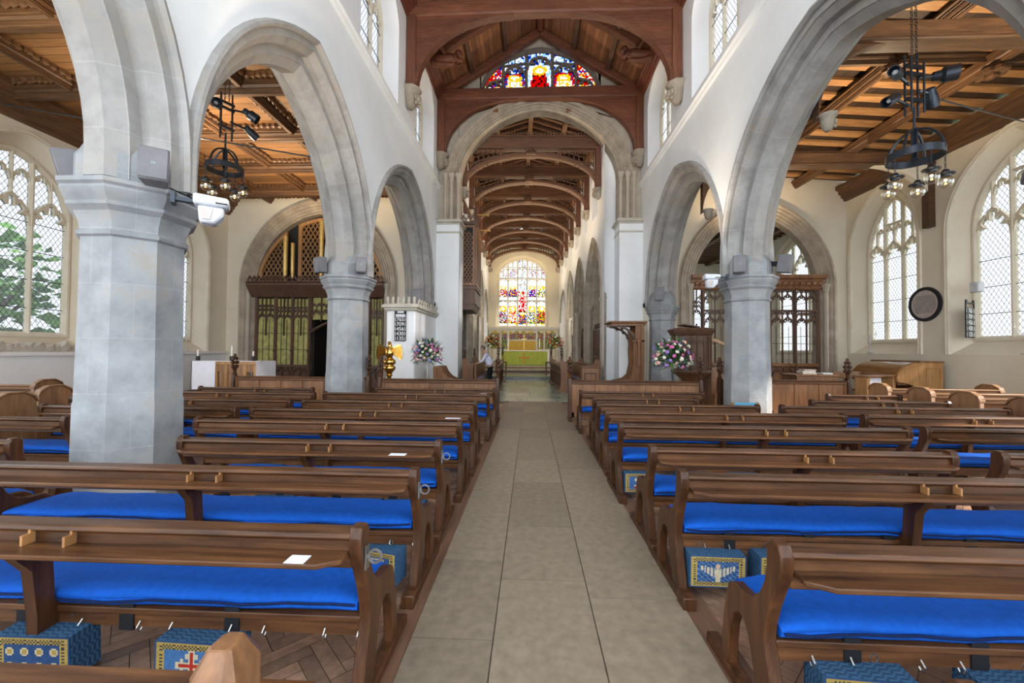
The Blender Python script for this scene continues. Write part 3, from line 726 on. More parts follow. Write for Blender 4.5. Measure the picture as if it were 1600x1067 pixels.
def nave_truss(y, label, low=9.9):
    t = thing('roof_truss', (XC, y, low), label, 'roof truss', 'arched oak trusses of the nave roof')
    b = MB(); b.box(-4.0+.02, 4.6-.02, y-.17, y+.17, 12.22, 12.62); b.sweep([(-3.9, 12.2), (4.5, 12.2)], [(-.03,-.13),(-.03,.13),(.04,.16),(.04,-.16)], ((0, y, 0), X, Z, -Y), False, True)
    b.build('tie_beam', M['redx'], t, bevel=.02)
    for s in (-1, 1):
        p = MB(); x = XC+s*4.3; a, c = sorted((x-s*.02, x-s*.32)); p.box(a, c, y-.16, y+.16, low, 12.25); p.tube([(x-s*.33, y, low), (x-s*.33, y, 12.2)], .05, 6)
        p.build('wall_post', M['redz'], t, bevel=.02)
        k = MB(); C = brace_curve(x-s*.32, low+.05, XC+s*.9, 12.2)
        poly = C + [(XC+s*.9, 12.24), (x-s*.32, 12.24)]
        if s > 0: poly = poly[::-1]
        k.prism(poly, ((0, y, 0), X, Z, -Y), -.09, .09)
        k.sweep(C, rect(.10, .26), ((0, y, 0), X, Z, -Y), False, True); k.build('arch_brace', M['redx'], t)
        r = MB(); r.beam((x, y, rz(x)-.2), (XC, y, RIDGE-.2), .26, .3); r.build('principal_rafter', M['redx'], t, bevel=.02)
    for s in (-1, 1):
        corbel((XC+s*4.16, y, low), -X*s, .27, 'carved stone corbel under the %s post of the %s' % ('left' if s < 0 else 'right', 'truss nearest the camera' if y < 14 else 'truss against the chancel arch'))
    return t
nave_truss(12.7, 'red oak roof truss with curved braces crossing the top of the view')
nave_truss(17.02, 'red oak tie beam truss in front of the stained gable window')
# intermediate rafters with carved angels
for s, sd in ((-1, 'left'), (1, 'right')):
    q = MB(); y = 14.9
    C = [(XC+s*(3.9-3.9*math.sin(PI/2*i/12)*.98), 12.6 + 2.45*(1-(1-i/12)**1.5)) for i in range(13)]
    q.sweep(C if s < 0 else C[::-1], rect(.14, .26), ((0, y, 0), X, Z, -Y), False, True)
    x = XC+s*4.2; q.beam((x, y, rz(x)-.12), (XC, y, RIDGE-.12), .24, .22)
    q.build('principal_rafter', M['redx'], ceil)
    a = thing('carved_angel', (XC+s*3.7, y, 12.3), 'carved oak winged angel on the %s wall plate of the nave roof' % sd, 'angel carving', 'carved oak roof angels')
    d = -s; b = MB(); c = V((XC+s*3.5, y, 12.45))
    b.tube([c+V((-d*.55,0,.05)), c+V((-d*.2,0,.0)), c+V((d*.15,0,.02)), c+V((d*.4,0,.08))], .14, 8, 0, False, [.12,.2,.19,.10])
    b.tube([c+V((-d*.5,0,-.12)), c+V((-d*.1,0,-.22)), c+V((d*.25,0,-.18))], .1, 7, 0, False, [.14,.12,.06])
    b.ball(c+V((d*.5,0,.16)), (.13,.11,.15), 10); b.ball(c+V((d*.45,0,.2)), (.15,.14,.13), 8)
    for w in (-1, 1): b.tube([c+V((d*.3,w*.15,-.0)), c+V((d*.42,w*.17,-.14)), c+V((d*.58,w*.04,-.12))], .05, 6)
    b.build('figure', M['redx'], a, angle=60)
    for w in (-1, 1):
        g = MB()
        for k in range(6):
            p0 = c+V((-d*.02, w*.14, .12)); e = c+V((-d*(.80-.09*k), w*(.50+.03*k), .62-.10*k)); mid = (p0+e)/2 + Z*.16
            g.tube([p0, mid, e], .05, 5, 0, False, [.06,.08,.025])
        g.build('wing', M['redx'], a)

# chancel: seven moulded tie beams on arched braces
R3 = CH.to_3x3()
cb = MB(CH)
for s in (-1, 1): cb.add([(0, -.9, 12.55), (0, 18.3, 12.55), (s*3.4, 18.3, 11.5), (s*3.4, -.9, 11.5)], [(0,1,2,3)])
cceil = cb.build('ceiling_chancel', M['chboard'], flat=True); struct(cceil)
pr = MB(CH)
for x in (-1.55, 0, 1.55):
    z = 12.45-abs(x)*1.05/3.4; pr.box(x-.11, x+.11, -.8, 18, z-.2, z+.05)
pr.build('purlin', M['chy'], cceil, bevel=.02)
rf = MB(CH); v = -.5
while v < 17.9:
    for s in (-1, 1): rf.beam((s*.1, v, 12.42), (s*3.15, v, 11.5), .1, .12)
    v += .48
rf.build('rafter', M['chx'], cceil)
for s in (-1, 1):
    q = MB(); q.sweep([(-.6, 11.15), (18, 11.15)], [(-.1,0),(-.08,.12),(0,.14),(.03,.2),(.12,.2),(.16,.26),(.3,.26),(.34,.1)], (CH @ V((s*3.1, 0, 0)), R3 @ Y, Z, R3 @ (-X*s))); q.build('wall_plate', M['chy'], cceil)
def chancel_truss():
    t = thing('chancel_truss', (0, 0, 8.85), 'x', 'roof truss', 'moulded tie beam trusses of the chancel roof')
    b = MB(); b.box(-3.08, 3.08, -.15, .15, 10.72, 11.1); b.box(-3.08, 3.08, -.2, .2, 11.1, 11.17); b.box(-3.08, 3.08, -.18, .18, 10.6, 10.72)
    for i in range(46): x = -3.0+6.0*i/45; b.box(x-.035, x+.035, -.23, .23, 11.17, 11.28)
    b.build('tie_beam', M['chx'], t, bevel=.0)
    bs = MB(); bs.box(-.22, .22, -.26, .26, 10.3, 10.62)
    for k in range(6): a = k*PI/3; bs.ball((.13*math.cos(a), -.27, 10.46+.11*math.sin(a)), .06, 6)
    bs.ball((0, -.28, 10.46), .07, 6); bs.build('carved_boss', M['chx'], t)
    for s in (-1, 1):
        p = MB(); x = s*3.08; a, c = sorted((x, x-s*.22)); p.box(a, c, -.14, .14, 8.85, 10.62); p.build('wall_post', M['redz'], t)
        k = MB(); C = [(s*(3.0-3.0*(1-math.cos(PI/2*i/12))), 8.95+1.42*math.sin(PI/2*i/12)) for i in range(13)]
        C = C if s < 0 else C[::-1]
        k.sweep(C, [(-.11,-.1),(-.11,.1),(-.05,.16),(.06,.16),(.11,.1),(.11,-.1),(.06,-.16),(-.05,-.16)], ((0, 0, 0), X, Z, -Y), False, True); k.build('arch_brace', M['chx'], t)
        g = MB()                                          # pierced spandrel
        for i in range(8):
            x = s*(1.25+.22*i); zb = 8.95+1.42*math.sqrt(max(0, 1-(abs(x)/3.0)**2)) if abs(x) < 3 else 9
            g.box(x-.02, x+.02, -.04, .04, zb, 10.6)
        for i in range(7):
            x = s*(1.25+.22*i); x2 = s*(1.25+.22*(i+1)); a, c = min(x, x2), max(x, x2)
            g.sweep(cusped(a, c, 10.32, 10.56, 3, .1, 6), rect(.03, .08), ((0, 0, 0), X, Z, -Y), False, True)
            if i > 2: g.box(a, c, -.04, .04, 10.0, 10.04); g.sweep(cusped(a, c, 9.8, 9.98, 3, .1, 6), rect(.03, .08), ((0, 0, 0), X, Z, -Y), False, True)
        g.build('pierced_spandrel', M['chx'], t)
    return t
ct0 = None
cor0 = None
for i, v in enumerate((.15, 3.1, 6.0, 8.9, 11.8, 14.7, 17.5)):
    p = CH @ V((0, v, 0)); lab = 'moulded chancel tie beam truss, ' + ('nearest the chancel arch' if i == 0 else 'against the great east window wall' if i == 6 else '%s from the chancel arch' % ORD[i+1])
    if ct0 is None:
        ct0 = chancel_truss(); ct0.location = (p.x, p.y, 8.85); ct0.rotation_euler = (0, 0, math.radians(1.9)); ct0['label'] = lab
        b = MB(); carved_head(b, (0, 0, 0), X, .2); cor0 = b.build('chancel_corbel', M['corbel'], angle=60)
    else: dup(ct0, (p.x, p.y, 8.85), math.radians(1.9), lab)
    for s in (-1, 1):
        c = cor0 if (i == 0 and s < 0) else cor0.copy()
        if c is not cor0: COL.objects.link(c)
        c.location = CH @ V((s*2.98, v, 8.85)); c.rotation_euler = (0, 0, 0 if s < 0 else PI)
        tag(c, 'carved stone corbel on the %s chancel wall, %s from the chancel arch' % ('left' if s < 0 else 'right', ORD[i+1]), 'corbel', 'carved stone chancel corbels')

# left aisle: flat panelled ceiling of moulded beams
cl = MB(); cl.box(XL-.3, -4.9, -3, YE+.2, 8.24, 8.4); lc = cl.build('ceiling_left_aisle', M['aiboard']); struct(lc)
MH = [(-.19,0),(-.19,.05),(-.145,.06),(-.145,.11),(-.115,.12),(-.13,.15),(-.10,.185),(-.07,.19),(-.065,.235),(-.05,.245),(-.05,.27)]
MP = MH + [(-a, b) for a, b in MH[::-1]]
MP2 = [(a, b*1.5) for a, b in MP]
for y in (3.2, 5.3, 7.45, 9.6, 11.8, 13.95, 16.1):
    q = MB(); q.sweep([(XL, y), (-4.9, y)], MP2, ((0, 0, 8.24), X, Y, -Z)); q.build('ceiling_beam', M['aix'], lc)
for x in (-11.4, -9.25, -7.1, -5.15):
    q = MB(); q.sweep([(x, -3), (x, YE)], MP, ((0, 0, 8.24), X, Y, -Z)); q.build('ceiling_rib', M['aiy'], lc)
cr = MB()
ys = (5.3, 7.45, 9.6, 11.8, 13.95, 16.1, 17.3); xs = (-13.2, -11.4, -9.25, -7.1, -5.15)
for y0, y1 in zip(ys, ys[1:]):                               # carved cresting round each panel
    for x0, x1 in zip(xs, xs[1:]):
        for k in range(10):
            u = lerp(x0+.2, x1-.2, (k+.5)/10)
            for yy in (y0+.22, y1-.22): cr.ball((u, yy+rnd.uniform(-.03,.03), 8.19), (.11,.07,.09), 5)
            w_ = lerp(y0+.25, y1-.25, (k+.5)/10)
            for xx in (x0+.22, x1-.22): cr.ball((xx+rnd.uniform(-.03,.03), w_, 8.19), (.07,.11,.09), 5)
cr.build('carved_cresting', M['aix'], lc)
q = MB(); q.sweep([(-3, 7.75), (YE, 7.75)], [(-.28,0),(-.26,.08),(-.18,.1),(-.15,.18),(-.05,.2),(0,.28),(.1,.3),(.14,.4),(.3,.42),(.34,.5),(.5,.5)], ((XL, 0, 0), Y, Z, X)); q.build('wall_cornice', M['aiy'], lc)
# right aisle: sloping rafters, purlins and two big tie beams
zz = lambda x: 9.05 - (x-5.6)*.07
cl = MB(); cl.add([(5.2, -3, zz(5.2)+.16), (5.2, YE+.2, zz(5.2)+.16), (XR+.4, YE+.2, zz(XR+.4)+.16), (XR+.4, -3, zz(XR+.4)+.16)], [(0,1,2,3)])
rc = cl.build('ceiling_right_aisle', M['dboard'], flat=True); struct(rc)
q = MB(); y = 2.0
while y < YE: q.beam((5.4, y, zz(5.4)+.11), (XR, y, zz(XR)+.11), .25, .08); y += .62
q.build('rafter', M['rafter'], rc)
for x in (6.6, 8.75, 10.9):
    q = MB(); q.sweep([(x, -3), (x, YE)], [(a, b) for a, b in MP], ((0, 0, zz(x)), X, Y, -Z)); q.build('purlin', M['aiy'], rc)
for y in (5.6, 10.1, 14.8):
    q = MB(); q.sweep([(5.6, y), (XR, y)], [(a*.8, b*.8) for a, b in MP2], ((0, 0, zz(9.2)+.1), X, Y, -Z)); q.build('ceiling_rib', M['aix'], rc)
    for x in (6.6, 8.75, 10.9):
        bo = MB()
        for k in range(7): a = k*2*PI/7; bo.ball((x+.2*math.cos(a), y+.2*math.sin(a), zz(x)-.36), (.12,.12,.08), 6)
        bo.ball((x, y, zz(x)-.4), .12, 6); bo.build('carved_boss', M['aiy'], rc)
q = MB(); q.sweep([(-3, 8.05), (YE, 8.05)], [(-.2,0),(-.18,.1),(-.1,.12),(-.06,.2),(.04,.22),(.08,.3),(.2,.32),(.25,.42),(.4,.42)][::1], ((XR, 0, 0), Y, Z, -X)); q.build('wall_cornice', M['aiy'], rc)
for y, lab in ((8.3, 'heavy oak tie beam of the right aisle roof, high in the near arch'), (13.72, 'heavy oak tie beam with arched brace above the right aisle windows')):
    t = thing('aisle_tie_beam', (9, y, 7.4), lab, 'roof truss', 'tie beams of the right aisle roof')
    b = MB(); b.box(5.55, XR, y-.17, y+.17, 7.75, 8.12); b.box(5.55, XR, y-.2, y+.2, 7.70, 7.78); b.build('tie_beam', M['aix'], t, bevel=.03)
    b = MB(); C = [(XR-.02-2.2*(1-math.cos(PI/2*i/10)), 6.3+1.42*math.sin(PI/2*i/10)) for i in range(11)]
    b.prism((C + [(XR-.02, 7.72)])[::1], ((0, y, 0), X, Z, -Y), -.1, .1); b.build('arch_brace', M['winstone'] if y > 10 else M['aix'], t)
    b = MB(); C = [(5.62+1.3*(1-math.cos(PI/2*i/10)), 6.2+1.5*math.sin(PI/2*i/10)) for i in range(11)]
    b.prism((C + [(5.62, 7.72)]), ((0, y, 0), X, Z, -Y), -.1, .1); b.build('arch_brace', M['aix'], t)
    b = MB(); b.box(XR-.2, XR, y-.12, y+.12, 5.7, 7.72); b.build('wall_post', M['aix'], t)
    b = MB(); carved_head(b, (5.78, y-.1, 6.3), X, .14); o = b.build('corbel', M['corbel'], origin=(5.72, y-.1, 6.3), angle=60); tag(o, 'pale carved corbel under the %s right aisle tie beam' % ('nearer' if y < 10 else 'farther'), 'corbel', 'carved stone corbels')
# chapel roofs
for nm, a, b in (('right', 3.75, 13.3), ('left', -13.6, -3.1)):
    q = MB(); q.box(a, b, YE+.35, 28.2, 7.6 if nm == 'right' else 8.4, 8.6); o = q.build('ceiling_chapel_%s' % nm, M['dbx']); struct(o)
    if nm == 'right':
        g = MB(); y = 18
        while y < 28: g.box(a, b, y-.07, y+.07, 7.45, 7.62); y += .45
        for x in (5, 7.2, 9.4, 11.6): g.box(x-.14, x+.14, 17.6, 28, 7.3, 7.6)
        g.build('rafter', M['aix'], o)
# light-proof lids over the walls
q = MB(); q.box(-4.9, -3.9, -2, YE+.6, 12.85, 12.95); q.box(4.5, 5.5, -2, YE+.6, 12.85, 12.95); struct(q.build('ceiling_wall_heads', M['dbx']))
# ------------------------------------------------------------------ open backed pews
YZ = lambda x: ((x, 0, 0), Y, Z, X)
ENDP = [(0,.76),(0,.82),(.025,.858),(.075,.862),(.105,.83),(.108,.74),(.125,.66),(.165,.585),(.225,.53),(.30,.505),(.40,.50),(.445,.475),(.465,.43),(.49,.34),(.515,.22),(.525,.10),(.525,.05),
        (.455,.05),(.452,.16),(.43,.27),(.395,.345),(.345,.38),(.30,.375),(.265,.335),(.235,.26),(.20,.15),(.165,.05),(.035,.05),(.05,.14),(.08,.25),(.108,.34),(.125,.40),(.115,.47),(.085,.56),(.045,.65),(.012,.72)]
SUPP = [(.0,.735),(.085,.735),(.095,.60),(.105,.45),(.20,.40),(.26,.33),(.20,.20),(.22,.10),(.30,.05),(.30,0),(.03,0),(.045,.10),(.035,.40),(.01,.62),(-.05,.70),(-.06,.735)]
def endmesh(th=.055):
    b = MB(); b.prism(ENDP, YZ(0), -th/2, th/2)
    b.box(-th*.62, th*.62, -.06, .70, .0, .055); b.box(-th*.75, th*.75, -.075, .045, 0, .085)
    return b
_e = endmesh().build('bench_end', M['pewend'], bevel=.006); END_ME = _e.data; bpy.data.objects.remove(_e)
_b = MB(); _b.prism(SUPP, YZ(0), -.028, .028); _b.box(-.034, .034, .0, .32, 0, .05); _e = _b.build('support', M['pewend']); SUP_ME = _e.data; bpy.data.objects.remove(_e)
_b = MB(); _b.box(-.006, .006, -.05, .0, .755, .80); _b.box(-.006, .006, -.02, .0, .755, .815); _e = _b.build('ledge_peg', M['peg']); PEG_ME = _e.data; bpy.data.objects.remove(_e)
_b = MB(); _b.tube([(0, 0, .0), (0, -.02, -.02), (0, -.015, -.04), (0, .0, -.045), (0, .012, -.03)], .0035, 5); _e = _b.build('hook', M['steel']); HOOK_ME = _e.data; bpy.data.objects.remove(_e)
def inst(name, me, parent, off=(0,0,0), bevel=0):
    o = bpy.data.objects.new(name, me); COL.objects.link(o); o.parent = parent; o.location = off; WM[o.name] = WM[parent.name]
    if bevel: q = o.modifiers.new('Bevel', 'BEVEL'); q.width = bevel; q.segments = 1; q.limit_method = 'ANGLE'
    return o
def pew(x0, x1, y, label, group, drop=0.0, pegs=True, hooks=False, ends=(1, 1)):
    xm = (x0+x1)/2; t = thing('pew', (xm, y, 0), label, 'pew', group); h = (x1-x0)/2
    L = [x for s, x in zip(ends, (-h+.03, h-.03)) if s]
    for x in L: inst('bench_end', END_ME, t, (x, 0, 0), .006)
    b = MB(); T = Matrix.Translation((xm, y, 0)); b.T = T
    fr = ((0, 0, 0), X, Z, Y)
    b.add([(sx*(h-.05), yy, zz_) for sx in (-1, 1) for yy, zz_ in ((.022,.675-drop),(.05,.675-drop),(.068,.80-drop),(.10,.812-drop),(.10,.836-drop),(.005,.836-drop),(.0,.812-drop),(.028,.80-drop))], [(0,1,2,3,4,5,6,7)[::-1], tuple(range(8, 16))] + [(i, (i+1) % 8, 8+(i+1) % 8, 8+i) for i in range(8)])
    b.build('back_rail', M['pew'], t, bevel=.006)
    b = MB(T); c = .09
    b.add([(sx, yy, zz_) for zz_ in (.732-drop, .754-drop) for sx, yy in ((-h+.06, .03), (-h+.06, -.055), (-h+.06+c, -.105), (h-.06-c, -.105), (h-.06, -.055), (h-.06, .03))], [(5,4,3,2,1,0), tuple(range(6, 12))] + [(i, (i+1) % 6, 6+(i+1) % 6, 6+i) for i in range(6)])
    b.build('book_ledge', M['pew'], t, bevel=.005)
    b = MB(T); b.box(-h+.05, h-.05, .115, .50, .375, .405); b.build('seat', M['pew'], t, bevel=.004)
    b = MB(T); b.box(-h+.05, h-.05, .125, .15, .315, .375); b.box(-h+.05, h-.05, .44, .465, .35, .395); b.build('seat_rail', M['pew'], t)
    n = max(1, round(2*h/3.1))
    xs = [-h + 2*h*(k+.5)/n for k in range(n)] if n > 1 else [0]
    for x in xs: inst('support', SUP_ME, t, (x, 0, 0))
    if pegs:
        for x in ([.12] if 2*h < 4.6 else [-h*.5, h*.5]):
            for d in (-.10, .10): inst('ledge_peg', PEG_ME, t, (x+d, 0.02, 0))
    if hooks:
        x = -h+.2
        while x < h-.2:
            for d in (0, .16): inst('hook', HOOK_ME, t, (x+d, .12, .345))
            x += .45
    return t
def cushion(x0, x1, y, label, straps=True):
    t = None; n = max(6, int((x1-x0)/.11)); ph = rnd.random()*6
    y += 0; S = [(.14,.43),(.125,.445),(.122,.458),(.128,.466),(.12,.474),(.124,.492),(.145,.505),(.2,.512),(.35,.512),(.49,.505),(.515,.49),(.515,.44),(.49,.43)]
    def wv(x): return .008*math.sin(x*3.1+ph) + .006*math.sin(x*8.3+ph*2) + .003*math.sin(x*19+ph)
    b = MB(); k = len(S); vs = []
    for i in range(n+1):
        x = lerp(x0, x1, i/n); e = min(1, min(i, n-i)/1.0*.5+.55)
        for (yy, zz_) in S: vs.append((x, y+.3+(yy-.3)*(.93+.07*min(1, e+.3)) + (wv(x) if yy < .2 else 0), .43+(zz_-.43)*min(1, e+.15)*(1+wv(x*1.7)*6)))
    fs = [(i*k+j, (i+1)*k+j, (i+1)*k+(j+1) % k, i*k+(j+1) % k) for i in range(n) for j in range(k)] + [tuple(range(k-1, -1, -1)), tuple(n*k+j for j in range(k))]
    b.add(vs, fs); o = b.build('seat_cushion', M['blue'], origin=((x0+x1)/2, y, .43), angle=75); o.location.z -= .02; tag(o, label, 'cushion', 'blue pew cushions')
    WM[o.name] = Matrix.Translation(((x0+x1)/2, y, .43))
    p = MB(); p.tube([(lerp(x0+.01, x1-.01, i/n), y+.117+wv(lerp(x0, x1, i/n)), .464+wv(lerp(x0, x1, i/n))*.5) for i in range(n+1)], .0065, 5); p.build('piping', M['bluepipe'], o)
    if straps:
        x = x0+.3
        while x < x1-.1:
            s = MB(); s.box(x-.035, x+.035, y+.118, y+.16, .32, .445); s.build('strap', M['strap'], o); x += .52
    return o

# ---- kneelers
def motif(kind, u, v):
    """colour of one stitch on a 0..1 square-ish panel"""
    B = (.030,.075,.19); G = (.40,.29,.08); C = (.55,.49,.34); Rd = (.40,.03,.02)
    e = min(u, 1-u, v*.62, (1-v)*.62)
    if e < .03: return B
    if e < .055: return G
    if e < .10: return G if int(u*40) % 2 == int(v*26) % 2 else (.05,.05,.05)
    if e < .12: return G
    x, y = (u-.5)*1.6, v-.5
    if kind == 0:
        if abs(x) < .025 and abs(y) < .28 or abs(y) < .03 and abs(x) < .28: return Rd
        if abs(x) < .06 and abs(y) < .33 or abs(y) < .06 and abs(x) < .34 or (abs(abs(y)-.2) < .04 and abs(x) < .13) or (abs(abs(x)-.2) < .04 and abs(y) < .13): return C
        return (.03,.05,.15) if abs(x)+abs(y) < .18 else (.06,.16,.36)
    if kind == 1:                                            # winged figure
        if x*x + (y-.17)**2 < .006: return (.55,.42,.3)
        if abs(x) < .05+.08*(.1-y) and -.33 < y < .12: return C
        a = abs(x)
        if .07 < a < .48 and abs(y-.02-a*.42+ .1) < .16*(1-a*1.1) and int(a*30) % 3: return C
        return B if (int(u*30)+int(v*20)) % 3 else (.10,.20,.42)
    if kind == 2:                                            # four stars above a red bar
        for sx in (-.25, .25):
            if abs(abs(x-sx)-0)+abs(y-.16) < .11: return C
        if abs(y+.2) < .09 and abs(x) < .35: return Rd if y < -.18 else C
        return (.05,.13,.32)
    if kind == 3:                                            # dark landscape
        if abs(x) < .42 and abs(y) < .3:
            q = (math.sin(u*31)*math.sin(v*23+u*9)); return (.30,.25,.18) if q > .55 else ((.05,.03,.025) if y < .1-abs(x)*.3 else (.35,.33,.28))
        return B
    if kind == 4:                                            # rosettes
        q = ((x*3.2) % 1-.5)**2 + ((y*3.2) % 1-.5)**2
        return G if q < .03 else (C if q < .08 else B)
    r = math.hypot(x, y); a = math.atan2(y, x)
    if r < .12: return G
    return C if r < .20+.09*math.cos(5*a) else ((.35,.05,.05) if r < .26+.08*math.cos(5*a) else (.05,.12,.28))
MOT = ['cream and red cross', 'pale winged figure', 'stars above a red bar', 'dark building scene', 'gold rosettes', 'gold and red rose']
def kneeler_proto(kind):
    t = thing('kneeler', (0, 0, 0), 'x', 'kneeler', 'blue embroidered kneelers'); w, h, d = .18, .21, .135
    b = MB(); n = 18
    for (f, nu, nv) in ((lambda u, v: V((-w+2*w*u, -d/2+d*v, h)), 30, 12), (lambda u, v: V((-w, -d/2+d*v, h*u)), 16, 12), (lambda u, v: V((w, -d/2+d*v, h*u)), 16, 12), (lambda u, v: V((-w+2*w*u, d/2, h*v)), 4, 2), (lambda u, v: V((-w+2*w*u, -d/2+d*v, 0)), 4, 2), (lambda u, v: V((-w+2*w*u, -d/2, h*v)), 2, 2)):
        for i in range(nu):
            for j in range(nv):
                k = (i+j*2) % 4 in (0,) or (j % 2 and i % 2); col = (.022,.055,.115) if k else (.045,.115,.215)
                b.add([f(i/nu, j/nv), f((i+1)/nu, j/nv), f((i+1)/nu, (j+1)/nv), f(i/nu, (j+1)/nv)], [(0,1,2,3)], 0, None, col)
    b.build('body', M['stitch'], t, flat=True)
    p = MB()
    nu, nv = 46, 28
    for i in range(nu):
        for j in range(nv):
            u, v = i/nu, j/nv; X0, X1, Z0, Z1 = lerp(-w, w, u), lerp(-w, w, (i+1)/nu), lerp(0, h, v), lerp(0, h, (j+1)/nv)
            p.add([(X0, -d/2-.004, Z0), (X1, -d/2-.004, Z0), (X1, -d/2-.004, Z1), (X0, -d/2-.004, Z1)], [(0,1,2,3)], 0, None, motif(kind, (i+.5)/nu, (j+.5)/nv))
    q = p.build('embroidered_face', M['stitch'], t, flat=True)
    for x in (-.08, .08):
        r = MB(); r.tube([(x+.016*math.cos(a*PI/4), .03, h+.018+.02*math.sin(a*PI/4)) for a in range(8)], .003, 5, 0, True); r.build('ring', M['steel'], t)
    return t
KP = {}
def kneeler(kind, x, y, label, rz=0.0, z=.105, tilt=0.0):
    if kind not in KP:
        o = KP[kind] = kneeler_proto(kind); o.location = (x, y, z); o.rotation_euler = (0, 0, rz); o['label'] = label
        WM[o.name] = Matrix.Translation((x, y, z)) @ Matrix.Rotation(rz, 4, 'Z')
    else: o = dup(KP[kind], (x, y, z), rz, label)
    o.rotation_euler = (tilt, 0, rz)
    return o

NTH = {0: 'row under the camera', 1: 'first full row', 2: 'second row', 3: 'third row', 4: 'fourth row', 5: 'fifth row', 6: 'sixth row', 7: 'seventh row', 8: 'eighth row'}
LEFT = {0: (1.03, -2.6, -.745), 1: (1.78, -3.85, -.735), 2: (2.67, -3.85, -.74), 3: (3.52, -3.15, -.77), 4: (4.48, -3.82, -.75), 5: (5.38, -3.80, -.745), 6: (6.30, -3.60, -.82), 7: (7.42, -3.84, -.74), 8: (8.42, -3.25, -.72)}
RIGHT = {0: (.985, 1.02, 3.0), 1: (1.73, 1.02, 4.0), 2: (2.75, .99, 4.0), 3: (3.46, 1.0, 3.45), 4: (4.55, .975, 4.07), 5: (5.52, 1.0, 4.12), 6: (6.32, 1.02, 3.46), 7: (7.12, 1.08, 2.86), 8: (8.25, .98, 3.44)}
LFAR = {2: (2.70, -7.0, -4.0), 3: (3.50, -8.2, -5.25), 5: (5.33, -6.75, -3.95), 6: (6.25, -7.4, -3.75), 7: (7.28, -7.6, -3.92), 8: (8.15, -6.85, -4.42), 4: (4.40, -8.0, -5.25)}
RFAR = {3: (3.48, 3.80, 6.9), 4: (4.60, 4.25, 6.95), 5: (5.50, 4.32, 6.95), 6: (6.35, 3.78, 7.08), 7: (7.12, 4.73, 6.98), 8: (8.15, 5.72, 7.1)}
LFAR[3] = (3.50, -7.6, -5.2) if False else (3.30, -7.6, -4.42)
for blk, D, side in (('L', LEFT, 'left'), ('R', RIGHT, 'right')):
    for r, (y, x0, x1) in D.items():
        pew(x0, x1, y, 'dark oak open-backed pew %s of the aisle, %s from the camera' % (side, NTH[r]), 'oak pews beside the centre aisle', hooks=r in (1, 2), drop=.09 if r == 0 else 0, pegs=r > 0)
        if r:
            a, b = x0+.07, x1-.07
            if r <= 3: cushion(a, b, y, 'long blue cushion on the %s of pews %s of the aisle' % (NTH[r], side))
            else:
                m = (a+b)/2
                cushion(a, m-.03, y, 'blue cushion on the %s %s of the aisle, %s half' % (NTH[r], side, 'outer' if blk == 'L' else 'inner'), False)
                cushion(m+.03, b, y, 'blue cushion on the %s %s of the aisle, %s half' % (NTH[r], side, 'inner' if blk == 'L' else 'outer'), False)
for D, side in ((LFAR, 'left'), (RFAR, 'right')):
    for r, (y, x0, x1) in D.items():
        pew(x0, x1, y, 'dark oak pew in the %s aisle by the pillars, level with the %s' % (side, NTH[r]), 'oak pews between the pillars and the aisle walls')
        cushion(x0+.07, x1-.07, y, 'blue cushion on the %s aisle pew level with the %s' % (side, NTH[r]), False)
KN = [('L', 1, [(0, -1.52), (4, -2.28), (5, -3.0)]), ('L', 2, [(3, -1.03), (4, -1.6), (0, -2.02), (5, -2.72)]), ('L', 3, [(4, -1.1), (0, -1.5), (2, -2.3)]), ('L', 4, [(5, -1.1), (2, -1.7), (0, -2.3), (4, -3.0)]), ('L', 5, [(0, -1.05), (4, -1.7)]), ('L', 6, [(2, -1.2), (5, -1.9)]),
      ('R', 1, [(4, 1.40), (5, 2.02)]), ('R', 2, [(1, 1.24), (2, 1.68), (5, 2.17), (4, 2.86), (0, 3.5)]), ('R', 3, [(4, 1.44), (5, 1.87), (0, 2.62), (3, 3.2)]), ('R', 4, [(2, 1.22), (4, 1.80), (5, 2.36), (0, 2.85)]), ('R', 5, [(0, 1.45), (4, 1.95), (2, 2.6), (5, 3.3)]), ('R', 6, [(4, 1.5), (0, 2.2)])]
for blk, r, L in KN:
    D, side = (LEFT, 'left') if blk == 'L' else (RIGHT, 'right')
    for i, (k, x) in enumerate(L):
        kneeler(k, x, D[r][0]+.105, 'blue kneeler with %s, %s of %s pews, %s from aisle' % (MOT[k], NTH[r], side, ORD[i+1]), rnd.uniform(-.06, .06) if (blk, r, i) != ('L', 2, 0) else -.22, .105+rnd.uniform(-.01, .01), rnd.uniform(-.03, .05))
